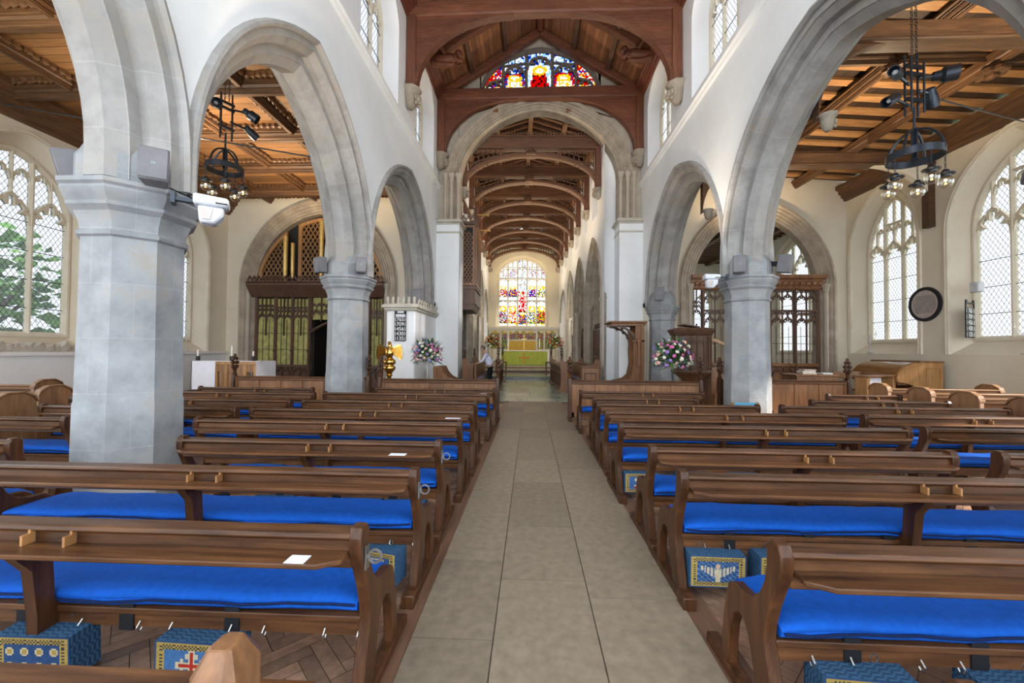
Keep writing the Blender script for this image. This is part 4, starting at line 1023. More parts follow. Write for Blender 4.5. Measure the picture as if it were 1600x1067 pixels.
# ---- front desks with poppyhead ends
def poppyhead(mb, x, y, z):
    mb.lathe([(.045,0),(.05,.03),(.035,.05),(.04,.10),(.055,.13),(.03,.16),(.035,.2)], (x, y, z), 8)
    for k in range(3):
        zz_ = z+.16+.10*k; r = (.075, .085, .05)[k]
        for s in (-1, 1): mb.ball((x, y+s*r, zz_+.03), (.04,.055,.05), 7); mb.ball((x+s*.03, y, zz_+.03), (.04,.05,.05), 7)
    mb.ball((x, y, z+.45), (.04,.04,.07), 7)
def front_desk(x0, x1, y, label):
    xm = (x0+x1)/2; t = thing('front_desk', (xm, y, 0), label, 'pew front', 'panelled desks before the first pews'); h = (x1-x0)/2; T = Matrix.Translation((xm, y, 0))
    for s in (-1, 1):
        b = MB(T); b.prism([(-.20,0),(.30,0),(.30,.06),(.12,.10),(.10,.5),(.12,.8),(.08,1.0),(-.02,1.0),(-.06,.8),(-.05,.5),(-.10,.10),(-.20,.06)], ((s*h, 0, 0), Y, Z, X), -.04, .04); e = b.build('bench_end', M['pewend'], t, bevel=.008)
        p = MB(T); poppyhead(p, s*h, .03, 1.0); p.build('poppyhead', M['pewend'], e)
    b = MB(T); b.box(-h+.04, h-.04, -.02, .08, .86, .93); b.box(-h+.04, h-.04, -.05, .11, .93, .955); b.build('top_rail', M['pew'], t, bevel=.008)
    b = MB(T); b.box(-h+.04, h-.04, .02, .05, .08, .86); n = max(2, int(2*h/.55))
    for i in range(n+1): x = -h+.06+(2*h-.12)*i/n; b.box(x-.04, x+.04, .0, .07, .08, .86)
    b.box(-h+.04, h-.04, .0, .07, .08, .2); b.build('panel', M['desk'], t)
front_desk(-3.55, -.76, 9.55, 'panelled oak front desk left of the aisle by the brass eagle'); front_desk(-7.35, -3.95, 9.85, 'panelled oak front desk with carved finial before the left screen')
front_desk(.93, 3.95, 9.7, 'panelled oak front desk right of the aisle below the flowers'); front_desk(4.75, 7.85, 10.5, 'panelled oak front desk of the right aisle, carved finial near the console')
# ---- box pews along the outer walls
def box_pew(x0, x1, y, label, near):
    t = thing('box_pew', ((x0+x1)/2, y, 0), label, 'pew', 'lighter oak pews along the outer walls')
    OCT = [(-.24,0),(.24,0),(.24,.86),(.20,.93),(.09,1.0),(-.09,1.0),(-.20,.93),(-.24,.86)]
    for x in (x0, x1):
        b = MB(); b.prism(OCT, ((x, y, 0), Y, Z, X), -.035, .035); b.prism([(p[0]*1.0, p[1]) for p in [(-.25,.86),(-.21,.93),(-.09,1.0),(.09,1.0),(.21,.93),(.25,.86),(.25,.89),(.22,.96),(.1,1.025),(-.1,1.025),(-.22,.96),(-.25,.89)]], ((x, y, 0), Y, Z, X), -.05, .05)
        b.build('bench_end', M['boxpew'], t, bevel=.006)
    b = MB(); b.box(x0, x1, y-.20, y-.14, .84, .90); b.box(x0, x1, y-.24, y-.12, .90, .925); b.build('back_rail', M['boxrail'], t, bevel=.006)
    b = MB(); b.box(x0, x1, y-.19, y-.155, .05, .84); b.build('back_panel', M['pew'], t)
    b = MB(); b.box(x0, x1, y-.17, y+.2, .41, .45); b.build('seat', M['boxrail'], t)
    b = MB(); b.box(x0, x1, y-.36, y-.2, .70, .725); b.build('book_ledge', M['boxrail'], t)
for i, y in enumerate((6.35, 7.2, 8.0, 8.9)): box_pew(7.28, 9.45, y, 'oak pew with octagonal ends by the right wall, %s from the camera' % ORD[i+1], i)
for i, (y, a, b) in enumerate(((4.5, -8.0, -6.1), (5.55, -8.6, -6.65), (6.6, -9.2, -7.1), (7.2, -10.2, -8.2))[0:0]): pass
for i, (y, a, b) in enumerate(((5.3, -9.2, -7.05), (6.35, -10.0, -7.75), (7.5, -11.5, -9.3))): box_pew(a, b, y, 'oak pew with octagonal ends by the left wall, %s from the camera' % ORD[i+1], i)

for o in [q for q in COL.objects if q.name.split('.')[0] == 'pew' and 'left of the aisle, row under' in q['label']]:   # ends in a thick faceted newel
    if 1:
        e = max((c for c in o.children if c.name.startswith('bench_end')), key=lambda c: c.location.x); bpy.data.objects.remove(e)
        b = MB(); x, y = -.80, 1.07; v = []
        for (w, z) in ((.06, 0), (.06, .81), (.03, .872)):
            c = w*.35; v += [(x+p, y+q*1.25, z) for p, q in ((-w+c,-w),(w-c,-w),(w,-w+c),(w,w-c),(w-c,w),(-w+c,w),(-w,w-c),(-w,-w+c))]
        b.add(v, [tuple(range(7,-1,-1)), tuple(range(16,24))] + [(k*8+i, k*8+(i+1) % 8, k*8+8+(i+1) % 8, k*8+8+i) for k in (0,1) for i in range(8)])
        b.build('newel', M['desk'], o, bevel=.004)
# ------------------------------------------------------------------ wall blocks and boards
def text_mesh(name, s, size, mat, parent, loc, rot, ext=.003):
    c = bpy.data.curves.new(name, 'FONT'); c.body = s; c.size = size; c.extrude = ext; c.align_x = 'CENTER'; c.align_y = 'CENTER'
    o = bpy.data.objects.new(name, c); me = bpy.data.meshes.new_from_object(o); bpy.data.objects.remove(o); me.materials.clear(); me.materials.append(mat)
    o = bpy.data.objects.new(name, me); COL.objects.link(o); o.parent = parent; o.location = loc; o.rotation_euler = rot; WM[o.name] = WM[parent.name]; return o
bk = MB(); bk.box(-5.0, -3.98, 13.95, YE, 0, 3.02); struct(bk.build('wall_turret', M['plaster'], bevel=.05))
bt = MB()
for e, z0, z1 in ((.03, 2.96, 3.0), (.07, 3.0, 3.08), (.13, 3.08, 3.18), (.08, 3.18, 3.22)): bt.box(-5.0-e, -3.98+e, 13.95-e, YE, z0, z1)
for i in range(6): bt.lathe([(.05,0),(.05,.24),(.0,.245)], (-4.95+.185*i, 13.95, 3.22), 8)
for i in range(9):
    y = 14.3+.34*i; bt.sweep(cusped(y-.16, y+.16, 3.22, 3.42, 3, .1, 6), rect(.03, .05), ((-3.93, 0, 0), Y, Z, X), False, True)
struct(bt.build('trim_13', M['palestone'], bevel=.012))
def hymn_board(loc, rz, label, w=.40, h=1.04):
    t = thing('hymn_board', loc, label, 'hymn board', 'hymn number boards', rz); T = WM[t.name]
    b = MB(T); b.box(-w/2, w/2, -.02, .0, 0, h*.80); b.box(-w/2, -w/2+.025, -.03, 0, 0, h); b.box(w/2-.025, w/2, -.03, 0, 0, h); b.box(-w/2, w/2, -.03, 0, h*.90, h*.93)
    for s in (-1, 1): b.box(s*w*.4-.04, s*w*.4+.04, -.03, 0, h*.93, h)
    for k in range(6): b.box(-w/2, w/2, -.03, 0, h*.157*k, h*.157*k+.014)
    b.build('frame', M['board'], t)
    for k, s in enumerate(('135', '430', '456', '709', '765')):
        z = h*.157*k+h*.085
        text_mesh('number', s, h*.17, M['num'], t, (0, -.026, z), (PI/2, 0, 0))
        b = MB(T)
        for sx in (-1, 1): b.box(sx*w*.43-.014, sx*w*.43+.014, -.027, -.02, z-h*.058, z+h*.058)
        b.build('number_slip', M['num'], t)
    return t
hymn_board((-4.49, 13.93, 1.93), 0, 'black hymn board with white numbers on the white wall behind the brass eagle')
hymn_board((12.98, 12.72, 2.12), math.radians(28), 'black hymn board with white numbers beside the right aisle window', .60, 1.12)
t = thing('memorial_plaque', (XR-.02, 13.95, 3.25), 'round grey memorial tablet with thick black rim on the right wall', 'plaque')
T = Matrix.Translation((XR-.02, 13.95, 3.25)); q = Matrix.Rotation(-PI/2, 3, 'Y')
b = MB(T); b.lathe([(.46,0),(.46,.05),(.49,.06),(.555,.05),(.565,.0)], (0,0,0), 40, 0, q); b.build('rim', M['board'], t)
b = MB(T); b.lathe([(.47,0),(.47,.035),(0,.036)], (0,0,0), 40, 0, q); pl = b.build('tablet', M['slate'], t)
b = MB(T)
for k in range(13):
    z = .27-.045*k; hw = math.sqrt(max(.01, .42**2-z*z)); y = -hw*.9
    while y < hw*.9-.02:
        l = .02+rnd.random()*.05; b.box(-.0395, -.036, y, min(y+l, hw*.92), z-.007, z+.007); y += l+.014
b.build('inscription', M['lead'], pl)
def speaker(c, rz, rx, label, w=.26, h=.36, d=.2, mat='grey'):
    t = thing('wall_speaker', c, label, 'speaker', 'small wall loudspeakers', rz); T = WM[t.name] @ Matrix.Rotation(rx, 4, 'X')
    b = MB(T); b.add([(x*(w/2 if y < 0 else w*.36), y, z*h/2) for x in (-1, 1) for y in (-d/2, d/2) for z in (-1, 1)], [(0,1,3,2),(4,6,7,5),(0,4,5,1),(2,3,7,6),(0,2,6,4),(1,5,7,3)]); b.build('cabinet', M[mat], t, bevel=.012)
    b = MB(T); b.box(-w*.45, w*.45, -d/2-.012, -d/2, -h*.46, h*.46); g = b.build('grille', M['greycloth'] if mat != 'grey' else M[mat], t, bevel=.006)
    b = MB(T); b.box(-.02, .02, -d/2-.014, -d/2-.01, -.02, .015); b.build('badge', M['greycloth'], g)
    b = MB(T); b.tube([(0, d*.4, 0), (0, d*.95, -.02)], .018, 6); b.box(-.05, .05, d*.5, d*1.2, -.06, .04); b.build('bracket', M['strap'], t)
speaker((-3.98, 4.12, 3.55), math.radians(35), -.12, 'grey loudspeaker on the aisle side of the nearest left pillar capital')
speaker((-5.22, 4.42, 3.66), math.radians(-50), .25, 'larger dark grey loudspeaker tilted towards the left aisle on the nearest pillar', .36, .40, .26)
speaker((-5.0, 9.5, 3.64), math.radians(-40), .12, 'grey loudspeaker on the left side of the farther left pillar', .28, .36, .22); speaker((-3.98, 9.4, 3.6), math.radians(20), -.1, 'dark loudspeaker on the aisle side of the farther left pillar', .24, .36, .2)
speaker((-4.28, 15.2, 3.62), math.radians(5), 0, 'flat grey loudspeaker standing on the white turret ledge behind the eagle', .36, .56, .2)
speaker((4.64, 9.36, 3.6), math.radians(-15), 0, 'dark grey loudspeaker above the right pillar capital, facing the pews', .27, .38, .22)
speaker((5.7, 9.45, 3.64), math.radians(45), .18, 'tilted grey loudspeaker on the window side of the right pillar', .30, .40, .24)
speaker((4.72, 15.35, 3.78), math.radians(-5), 0, 'grey loudspeaker on the half pillar behind the pulpit', .36, .5, .2)
def wall_projector(c, rz, label, s=1.0, m=1):
    t = thing('floodlight', c, label, 'floodlight', 'white floodlights on the pillars', rz); T = WM[t.name]
    b = MB(T); b.prism([(-.20*s,.0),(.20*s,.0),(.215*s,.06*s),(.215*s,.13*s),(-.20*s,.15*s)], ((0, -.16*s, 0), X, Z, Y), 0, .32*s)
    b.prism([(-.13*s,-.24*s),(.05*s,-.25*s),(.15*s,-.12*s),(.16*s,.0),(-.15*s,.0)], ((0, -.12*s, 0), X, Z, Y), 0, .24*s); b.build('housing', M['whiteplastic'], t, bevel=.02)
    b = MB(T); b.prism([(-.10*s,-.2*s),(.0,-.2*s),(.03*s,-.04*s),(-.12*s,-.04*s)], ((0, -.14*s, 0), X, Z, Y), 0, .02); b.build('lens_window', M['slate'], t)
    b = MB(T); b.box(.06*s, .2*s, -.166*s, -.155*s, .03*s, .05*s); b.build('vent', M['dark'], t)
    b = MB(T); b.box(*sorted((-.42*s*m, -.18*s*m)), -.04, .04, .03*s, .08*s); b.box(*sorted((-.45*s*m, -.4*s*m)), -.07, .07, -.02*s, .14*s); b.build('bracket', M['iron'], t)
wall_projector((-3.60, 4.42, 3.22), math.radians(34), 'white boxy floodlight bracketed to the nearest left pillar capital', .78)
wall_projector((4.08, 9.45, 3.28), math.radians(-8), 'white boxy floodlight bracketed to the left of the right pillar capital', .8, -1)
t = thing('wall_light', (12.88, 12.35, 3.55), 'small white box light on the window reveal above the right hymn board', 'light'); b = MB(); b.box(12.75, 12.95, 12.25, 12.5, 3.42, 3.72); b.build('housing', M['whiteplastic'], t, bevel=.03); b = MB(); b.tube([(12.9, 12.5, 3.55), (13.1, 12.75, 3.55)], .02, 6); b.build('bracket', M['whiteplastic'], t)
t = thing('spotlight', (4.03, 3.3, 3.05), 'black bell-shaped spotlight on the near right pillar at the frame edge', 'spotlight'); b = MB(); b.lathe([(.0,-.12),(.035,-.11),(.04,0),(.12,.02),(.12,.04),(.06,.05),(.06,.07),(.05,.2),(.0,.21)], (4.03, 3.3, 3.1), 14); b.build('lamp', M['iron'], t)
b = MB(); b.tube([(4.03, 3.3, 3.0), (4.15, 3.35, 2.95), (4.55, 3.45, 3.0)], .02, 6); b.build('bracket', M['iron'], t)
# ------------------------------------------------------------------ chandeliers
m_, t_ = newmat('clear_bulb_glass'); tr = N(t_, 'ShaderNodeBsdfTransparent', {'Color': (.95,.93,.88,1)}); gl = N(t_, 'ShaderNodeBsdfGlossy', {'Roughness': .05, 'Color': (.9,.9,.9,1)}); lw_ = N(t_, 'ShaderNodeLayerWeight', {'Blend': .35})
mx = N(t_, 'ShaderNodeMixShader', {0: math_(t_, 'MULTIPLY_ADD', lw_.outputs[1], .6, .08)}); t_.links.new(tr.outputs[0], mx.inputs[1]); t_.links.new(gl.outputs[0], mx.inputs[2]); o_ = N(t_, 'ShaderNodeOutputMaterial'); t_.links.new(mx.outputs[0], o_.inputs[0]); M['bulb'] = m_
m_, t_ = newmat('lamp_filament'); em = N(t_, 'ShaderNodeEmission', {'Color': (1,.62,.25,1), 'Strength': 6.0}); o_ = N(t_, 'ShaderNodeOutputMaterial'); t_.links.new(em.outputs[0], o_.inputs[0]); M['fil'] = m_
def chandelier(loc, rz, label, top, sp):
    t = thing('chandelier', loc, label, 'chandelier', 'black iron ring chandeliers', rz); T = WM[t.name]; r = .37
    b = MB(T); P = [(r-.012,-.06),(r+.012,-.06),(r+.012,.06),(r-.012,.06),(r-.012,-.06)]; b.lathe(P, (0,0,0), 40, caps=False); b.build('ring', M['iron'], t)
    for k in range(2):
        b = MB(T); a = k*PI/2+.3; L = [(r*math.cos(s)*math.cos(a), r*math.cos(s)*math.sin(a), .42*math.sin(abs(s)) if True else 0) for s in [PI*i/16 for i in range(17)]]
        L = [(r*math.cos(PI*i/16)*math.cos(a), r*math.cos(PI*i/16)*math.sin(a), .45*math.sin(PI*i/16)) for i in range(17)]; b.tube(L, .022, 6); b.build('hoop', M['iron'], t)
    b = MB(T); b.box(-.05, .05, -.012, .012, .0, .48); b.box(-.012, .012, -.05, .05, -.1, .48); b.tube([(0,0,.45), (0,0,.85)], .02, 6); b.build('stem', M['iron'], t)
    for k in range(5):
        a = k*2*PI/5+.55; x, y = (r*math.cos(a), r*math.sin(a)); dz = -.06
        l = MB(T)
        for i in range(5): l.tube([(x+.012*math.cos(u*PI/3)*(i % 2), y+.012*math.cos(u*PI/3)*((i+1) % 2), dz-.03-.05*i+.03*math.sin(u*PI/3)) for u in range(6)], .005, 4, 0, True)
        ch = l.build('lamp_chain', M['iron'], t)
        l = MB(T); l.lathe([(.03,.07),(.05,.05),(.06,.02),(.125,.0),(.125,-.015),(.07,-.02),(.06,-.05)], (x, y, dz-.32), 14); hd = l.build('lamp_holder', M['iron'], t)
        l = MB(T); l.ball((x, y, dz-.46), (.105,.105,.11), 14); l.build('bulb', M['bulb'], hd)
        l = MB(T); l.ball((x, y, dz-.43), .022, 6); l.build('filament', M['fil'], hd)
    z0 = .85
    f = MB(T)
    for x, y, h in ((-.13,-.06,.85), (-.08,.08,.95), (.10,-.08,.75), (.16,.06,1.0)): f.tube([(x, y, z0-.12), (x, y, z0+h)], .018, 6)
    for z in (z0+.1, z0+.55, z0+.68): f.box(-.15, .18, -.02, .02, z, z+.06)
    f.build('hanger_frame', M['iron'], t)
    for (x, y, z, d, w) in sp:
        s = MB(T); D = V(d); D.normalize(); p = V((x, y, z)); Q = D.to_track_quat('Z', 'Y').to_matrix()
        s.tube([V((.1 if x > 0 else -.1, 0, z-.05)), p], .025, 6); s.lathe([(.05,-.1),(.075,-.08),(.085,.02),(w,.06),(w,.24),(w-.012,.24),(w-.02,.08),(0,.06)], p, 14, 0, Q); h = s.build('spotlight', M['iron'], t)
        s = MB(T); s.ball(p+D*.12, .045, 8); s.build('bulb', M['white'], h)
    for x in (-.03, .06):
        c = MB(T); z = z0+.75; i = 0
        while z < top-loc[2]:
            q = Matrix.Rotation(PI/2*(i % 2), 3, 'Z'); c.tube([V((x,0,z)) + q @ V((.018*math.cos(u*PI/3), 0, .035*math.sin(u*PI/3))) for u in range(6)], .006, 4, 0, True); z += .055; i += 1
        c.build('chain', M['iron'], t)
    return t
chandelier((6.55, 7.25, 5.02), .2, 'black iron ring chandelier with glass bulbs hanging in the right aisle', 8.9, [(-.50,-.12,1.28,(-1,-.55,-.15), .085), (-.48,-.05,.92,(-1,-.2,-.55), .085), (.45,-.05,1.42,(1,-.75,-.05), .13), (.48,.1,1.2,(.6,.3,-1), .1)])
chandelier((-7.15, 9.15, 5.82), 1.1, 'black iron ring chandelier glimpsed through the near left arch', 8.2, [(.42,-.1,1.5,(.8,-.6,-.6), .12), (.55,.1,1.2,(.9,-.1,-.6), .1), (-.3,-.12,1.35,(-.2,-1,-.3), .11)])
def rod(a, b, label):
    q = MB(); q.tube([a, b], .016, 6); o = q.build('tie_rod', M['iron'], origin=a); tag(o, label, 'tie rod')
rod((XL+.02, 9.0, 7.5), (-5.0, 9.0, 6.0), 'thin steel tie rod crossing under the left aisle roof'); rod((6.9, 7.4, 6.15), (XR-.02, 11.0, 7.55), 'thin cable from the right chandelier to the window wall')
# ------------------------------------------------------------------ brass eagle
t = thing('eagle_lectern', (-3.80, 10.9, -.0), 'polished brass eagle lectern with spread wings by the white turret', 'lectern'); T = WM[t.name] @ Matrix.Diagonal((.95,.95,.925,1))
b = MB(T); b.lathe([(.30,0),(.30,.06),(.24,.1),(.12,.16),(.08,.22),(.07,.4),(.11,.46),(.07,.52),(.055,.7),(.075,.78),(.055,.84),(.06,.98),(.10,1.03),(.07,1.06),(.10,1.12),(.165,1.2),(.175,1.26),(.13,1.30),(.12,1.33),(.17,1.36),(.175,1.44),(.12,1.5),(.06,1.53),(.05,1.58)], (0,0,0), 20); b.build('stem', M['brass'], t, angle=60)
b = MB(T); b.tube([(0,-.02,1.52),(0,-.02,1.62),(0,.0,1.75),(0,.03,1.86),(0,.0,1.93)], .1, 10, 0, False, [.06,.12,.12,.07,.05]); b.ball((0,-.02,1.96), (.055,.075,.055), 8); b.tube([(0,-.08,1.965),(0,-.13,1.95),(0,-.145,1.925)], .02, 6, 0, False, [.028,.02,.004]); b.tube([(0,.08,1.56),(0,.2,1.5)], .05, 6, 0, False, [.06,.03]); b.build('eagle_body', M['brass'], t, angle=60)
for s in (-1, 1):
    b = MB(T); poly = [(.05,1.74),(.12,1.82),(.20,1.90),(.27,1.93),(.32,1.90),(.36,1.80),(.375,1.66),(.36,1.52),(.32,1.46),(.29,1.5),(.24,1.53),(.17,1.58),(.08,1.62)]
    b.prism([(p[0]*s, p[1]) for p in poly], ((0,.0,0), X, Z, Y), -.02, .02)
    for k in range(5): b.tube([(s*(.12+.05*k), -.03, 1.80+.02*k), (s*(.16+.045*k), -.03, 1.60-.025*k)], .022, 5)
    b.build('wing', M['brass'], t)
b = MB(T); b.beam((-.25,-.05,1.84), (.25,-.05,1.84), .03, .03); b.build('book_ledge', M['brass'], t)
# ------------------------------------------------------------------ flowers
LEAFC = [(.045,.12,.025), (.07,.17,.04), (.10,.20,.06), (.03,.085,.03)]
def blossom(col, r):
    b = MB(); c = V((0,0,0))
    for k in range(9):
        a = k*2.4; e = .2+.09*k; d = V((math.cos(a)*math.sin(e*1.6), math.sin(a)*math.sin(e*1.6), math.cos(e*1.6))); q = d.to_track_quat('Z', 'Y').to_matrix()
        k2 = .85+.3*rnd.random(); b.ball(d*r*.62, (r*.42, r*.42, r*.3), 6, 0, q, tuple(min(1, x*k2) for x in col))
    return b
BL = {}
def flowers(loc, r, label, cols, bowl, n=46, stand='iron', spiky=False, front=-1):
    t = thing('flower_arrangement', loc, label, 'flowers', 'flower arrangements on stands'); T = WM[t.name]
    b = MB(T); b.lathe([(.02,-.18),(.10,-.17),(.15,-.08),(.17,.02),(.15,.02),(0,.0)], (0,0,0), 14); b.build('bowl', M[bowl], t)
    zb = -loc[2]+(.46 if loc[1] > 25 else 0.0)
    b = MB(T); b.tube([(0,0,-.17), (0,0,zb+.04)], .022, 8); b.lathe([(.2,0),(.2,.03),(.03,.06),(.022,.1)], (0,0,zb), 16); b.build('stand', M[stand], t)
    g = MB(T); D = []
    for i in range(300):
        z = 1-1.55*rnd.random(); a = rnd.random()*2*PI; h = math.sqrt(max(0, 1-z*z)); d = V((h*math.cos(a), h*math.sin(a)*.75, z)); D.append(d)
        rr = r*(.55+.5*rnd.random()); p = V((0,0,.08)) + d*rr; s = r*(.085+.06*rnd.random()); q = (d+V((rnd.uniform(-.5,.5), rnd.uniform(-.5,.5), rnd.uniform(-.3,.5)))).to_track_quat('X', 'Z').to_matrix()
        c = LEAFC[rnd.randrange(4)]
        g.add([p + q @ V(v) for v in ((-s*1.6,0,0), (-s*.4,s*.55,s*.1), (s*1.9,0,-s*.2), (-s*.4,-s*.55,s*.1), (0,0,s*.18))], [(0,1,4),(1,2,4),(2,3,4),(3,0,4)], 0, None, c)
        if i % 4 == 0: g.tube([V((0,0,.0)), p], .005*r*2, 4, 0, False); g.c[-6:] = [LEAFC[0]]*6
        if i % (9 if not spiky else 3) == 0:
            e = V((0,0,.08)) + d*r*1.18
            for k in range(6): g.ball(p.lerp(e, k/5), r*.026*(1.3-.15*k), 5, 0, None, (.16,.24,.42) if not spiky else ((.75,.72,.6) if i % 2 else (.10,.22,.06)))
    g.build('foliage', M['petal'], t)
    for i in range(n):
        ci = rnd.randrange(len(cols)); key = (cols[ci],)
        if key not in BL:
            o = blossom(cols[ci], .06).build('bloom', M['petal']); BL[key] = o.data; bpy.data.objects.remove(o)
        z = 1-1.45*(i+.5)/n; a = i*2.39996+.4; h = math.sqrt(max(0, 1-z*z)); d = V((h*math.cos(a), h*math.sin(a)*.75, z)); rr = r*(.72+.25*rnd.random())
        o = bpy.data.objects.new('bloom', BL[key]); COL.objects.link(o); o.parent = t; o.location = V((0,0,.08)) + d*rr; o.rotation_euler = d.to_track_quat('Z', 'Y').to_euler(); s = r*(1.5+.9*rnd.random()); o.scale = (s, s, s)
    return t
PK, WH, LI, BLU, PE = (.72,.17,.42), (.85,.80,.66), (.36,.22,.60), (.28,.32,.62), (.85,.50,.42)
flowers((-2.95, 11.6, 1.42), .46, 'pink, white and lilac flower arrangement beside the brass eagle', [PK, WH, WH, LI, BLU, PE, PK], 'palestone', 74, 'steel')
flowers((3.66, 10.75, 1.38), .54, 'pink and white flower arrangement in front of the pulpit', [PK, WH, WH, LI, PE, PK, WH], 'palestone', 72, 'iron')
OR, RE = (.85,.17,.03), (.60,.02,.02)
for u, sd in ((-2.45, 'left'), (2.35, 'right')):
    p = CH @ V((u, 13.0, 2.1)); flowers(tuple(p), .62, 'orange, red and white flowers on a stand to the %s of the altar' % sd, [OR, RE, OR, WH], 'brass', 44, 'brass', True)
# ------------------------------------------------------------------ pulpit
t = thing('pulpit', (4.72, 12.3, 0), 'carved oak pulpit on a wineglass stem behind the right hand flowers', 'pulpit'); T = WM[t.name]; r8 = lambda q: q/math.cos(PI/8)
b = MB(T); b.lathe([(r8(r), z) for r, z in [(.50,1.02),(.52,1.06),(.50,1.10),(.49,1.12),(.49,2.10),(.53,2.13),(.55,2.18),(.58,2.22),(.60,2.28),(.56,2.32),(.5,2.33),(.44,2.33),(.44,1.3),(0,1.29)]], (0,0,0), 8, 0, None, PI/8); bd = b.build('body', M['scr'], t)
b = MB(T)
for k in range(8):
    a = k*PI/4-PI/2; n_ = V((math.cos(a), math.sin(a), 0)); s_ = V((-math.sin(a), math.cos(a), 0)); fr = (n_*.495, s_, Z, n_)
    for u in (-.19, 0, .19): b.sweep([(u, 1.12), (u, 2.08)], rect(.035, .05), fr, False, True)
    for u in (-.095, .095): b.sweep(cusped(u-.09, u+.09, 1.78, 1.98, 3, .1, 6), rect(.02, .03), fr, False, True)
    b.sweep([(-.2, 1.2), (.2, 1.2)], rect(.04, .04), fr, False, True)
b.build('carved_panels', M['scr'], bd)
b = MB(T); b.lathe([(r8(r), z) for r, z in [(.30,0),(.30,.08),(.14,.16),(.11,.3),(.11,.5),(.16,.68),(.30,.88),(.50,1.02)]], (0,0,0), 8, 0, None, PI/8); b.build('stem', M['desk'], t)
b = MB(T); b.beam((-.35,-.2,2.42), (.1,-.1,2.36), .42, .03); b.tube([(-.1,-.1,2.33),(-.1,-.1,2.38)], .03, 6); b.build('book_desk', M['scr'], t)
b = MB(T)
for k in range(6): b.box(.55+.26*k, .83+.26*k, -.1, .7, 0, 1.2-.2*k)
b.build('steps', M['desk'], t)
b = MB(T); b.beam((.45,-.12,2.05), (1.75,-.12,1.55), .07, .08); b.build('handrail', M['honey'], t)
b = MB(T); b.tube([(1.2,-.12,1.75),(1.2,-.12,.0)], .022, 6); b.tube([(1.75,-.12,1.55),(1.75,-.12,.0)], .02, 6); b.build('baluster', M['iron'], t)
# ------------------------------------------------------------------ stalls at the chancel arch
def stall(loc, sgn, label, canopy):
    t = thing('clergy_stall', loc, label, 'stall', 'oak clergy stalls at the chancel arch'); T = WM[t.name] @ Matrix.Scale(sgn, 4, X)
    S = [(.0,0),(.0,2.55 if canopy else 1.05),(-.28,2.55 if canopy else 1.05)] + ([(-.30,2.2),(-.36,1.7),(-.34,1.2)] if canopy else [(-.34,.9)]) + [(-.42,.78),(-.58,.64),(-.80,.56),(-.96,.56),(-1.0,.5),(-.92,.44),(-.82,.42),(-.80,0)]
    for y in (-.42, .42):
        b = MB(T); b.prism(S, ((0, y, 0), X, Z, Y), -.035, .035); b.tube([(p[0], y-.04, p[1]) for p in S[2:-3]], .022, 5)
        if not canopy: b.box(-.6, -.1, y-.05, y+.05, .1, .5)
        b.build('side_panel', M['desk'], t, bevel=.008)
    b = MB(T); b.box(-.06, 0, -.42, .42, 0, 2.55 if canopy else 1.05); b.box(-.12, 0, -.5, -.38, 0, 2.55 if canopy else 1.0); b.build('back_panel', M['desk'], t)
    b = MB(T); b.box(-.78, -.05, -.40, .40, .40, .46); b.build('seat', M['desk'], t)
    if canopy:
        b = MB(T); b.box(-1.25, .10, -.55, .55, 2.66, 2.72); b.box(-1.15, .05, -.5, .5, 2.55, 2.66); b.box(-1.2, .07, -.52, .52, 2.62, 2.64); b.build('canopy', M['desk'], t, bevel=.012)
        for y in (-.46, .46):
            b = MB(T); C = [(-.3-.75*(1-math.cos(PI/2*i/8)), 1.95+.6*math.sin(PI/2*i/8)) for i in range(9)]; b.sweep(C, rect(.07, .07), ((0, y, 0), X, Z, Y), False, True)
            for q in (2, 4, 6): b.ball((C[q][0], y, C[q][1]-.03), .07, 6)
            b.build('carved_bracket', M['scr'], t)
        b = MB(T)
        b.lathe([(.05,1.1),(.06,1.5),(.055,1.85),(.09,1.95),(.09,2.05),(.05,2.1)], (-.18,-.5,0), 8); b.box(-.40, .02, -.5, -.4, 1.98, 2.04); b.build('colonnette', M['desk'], t)
stall((4.05, 15.3, 0), 1, 'tall oak clergy stall with flat canopy beside the right chancel pier', True)
stall((-3.45, 14.9, 0), -1, 'low oak clergy stall with curved arms beside the left chancel pier', False)
for (x, y, s, lab) in ((3.15, 14.3, 1, 'blue kneeling mat on the step of the right clergy stall'), (-2.45, 14.2, -1, 'blue kneeling mat on the step of the left clergy stall')):
    t = thing('kneeling_mat', (x, y, 0), lab, 'kneeler'); b = MB(); b.box(x-.38, x+.38, y-.15, y+.15, .40, .47); b.build('pad', M['bluegrey'], t, bevel=.02); b = MB(); b.box(x-.38, x+.38, y-.16, y+.16, 0, .40); b.build('stool', M['honey'], t)
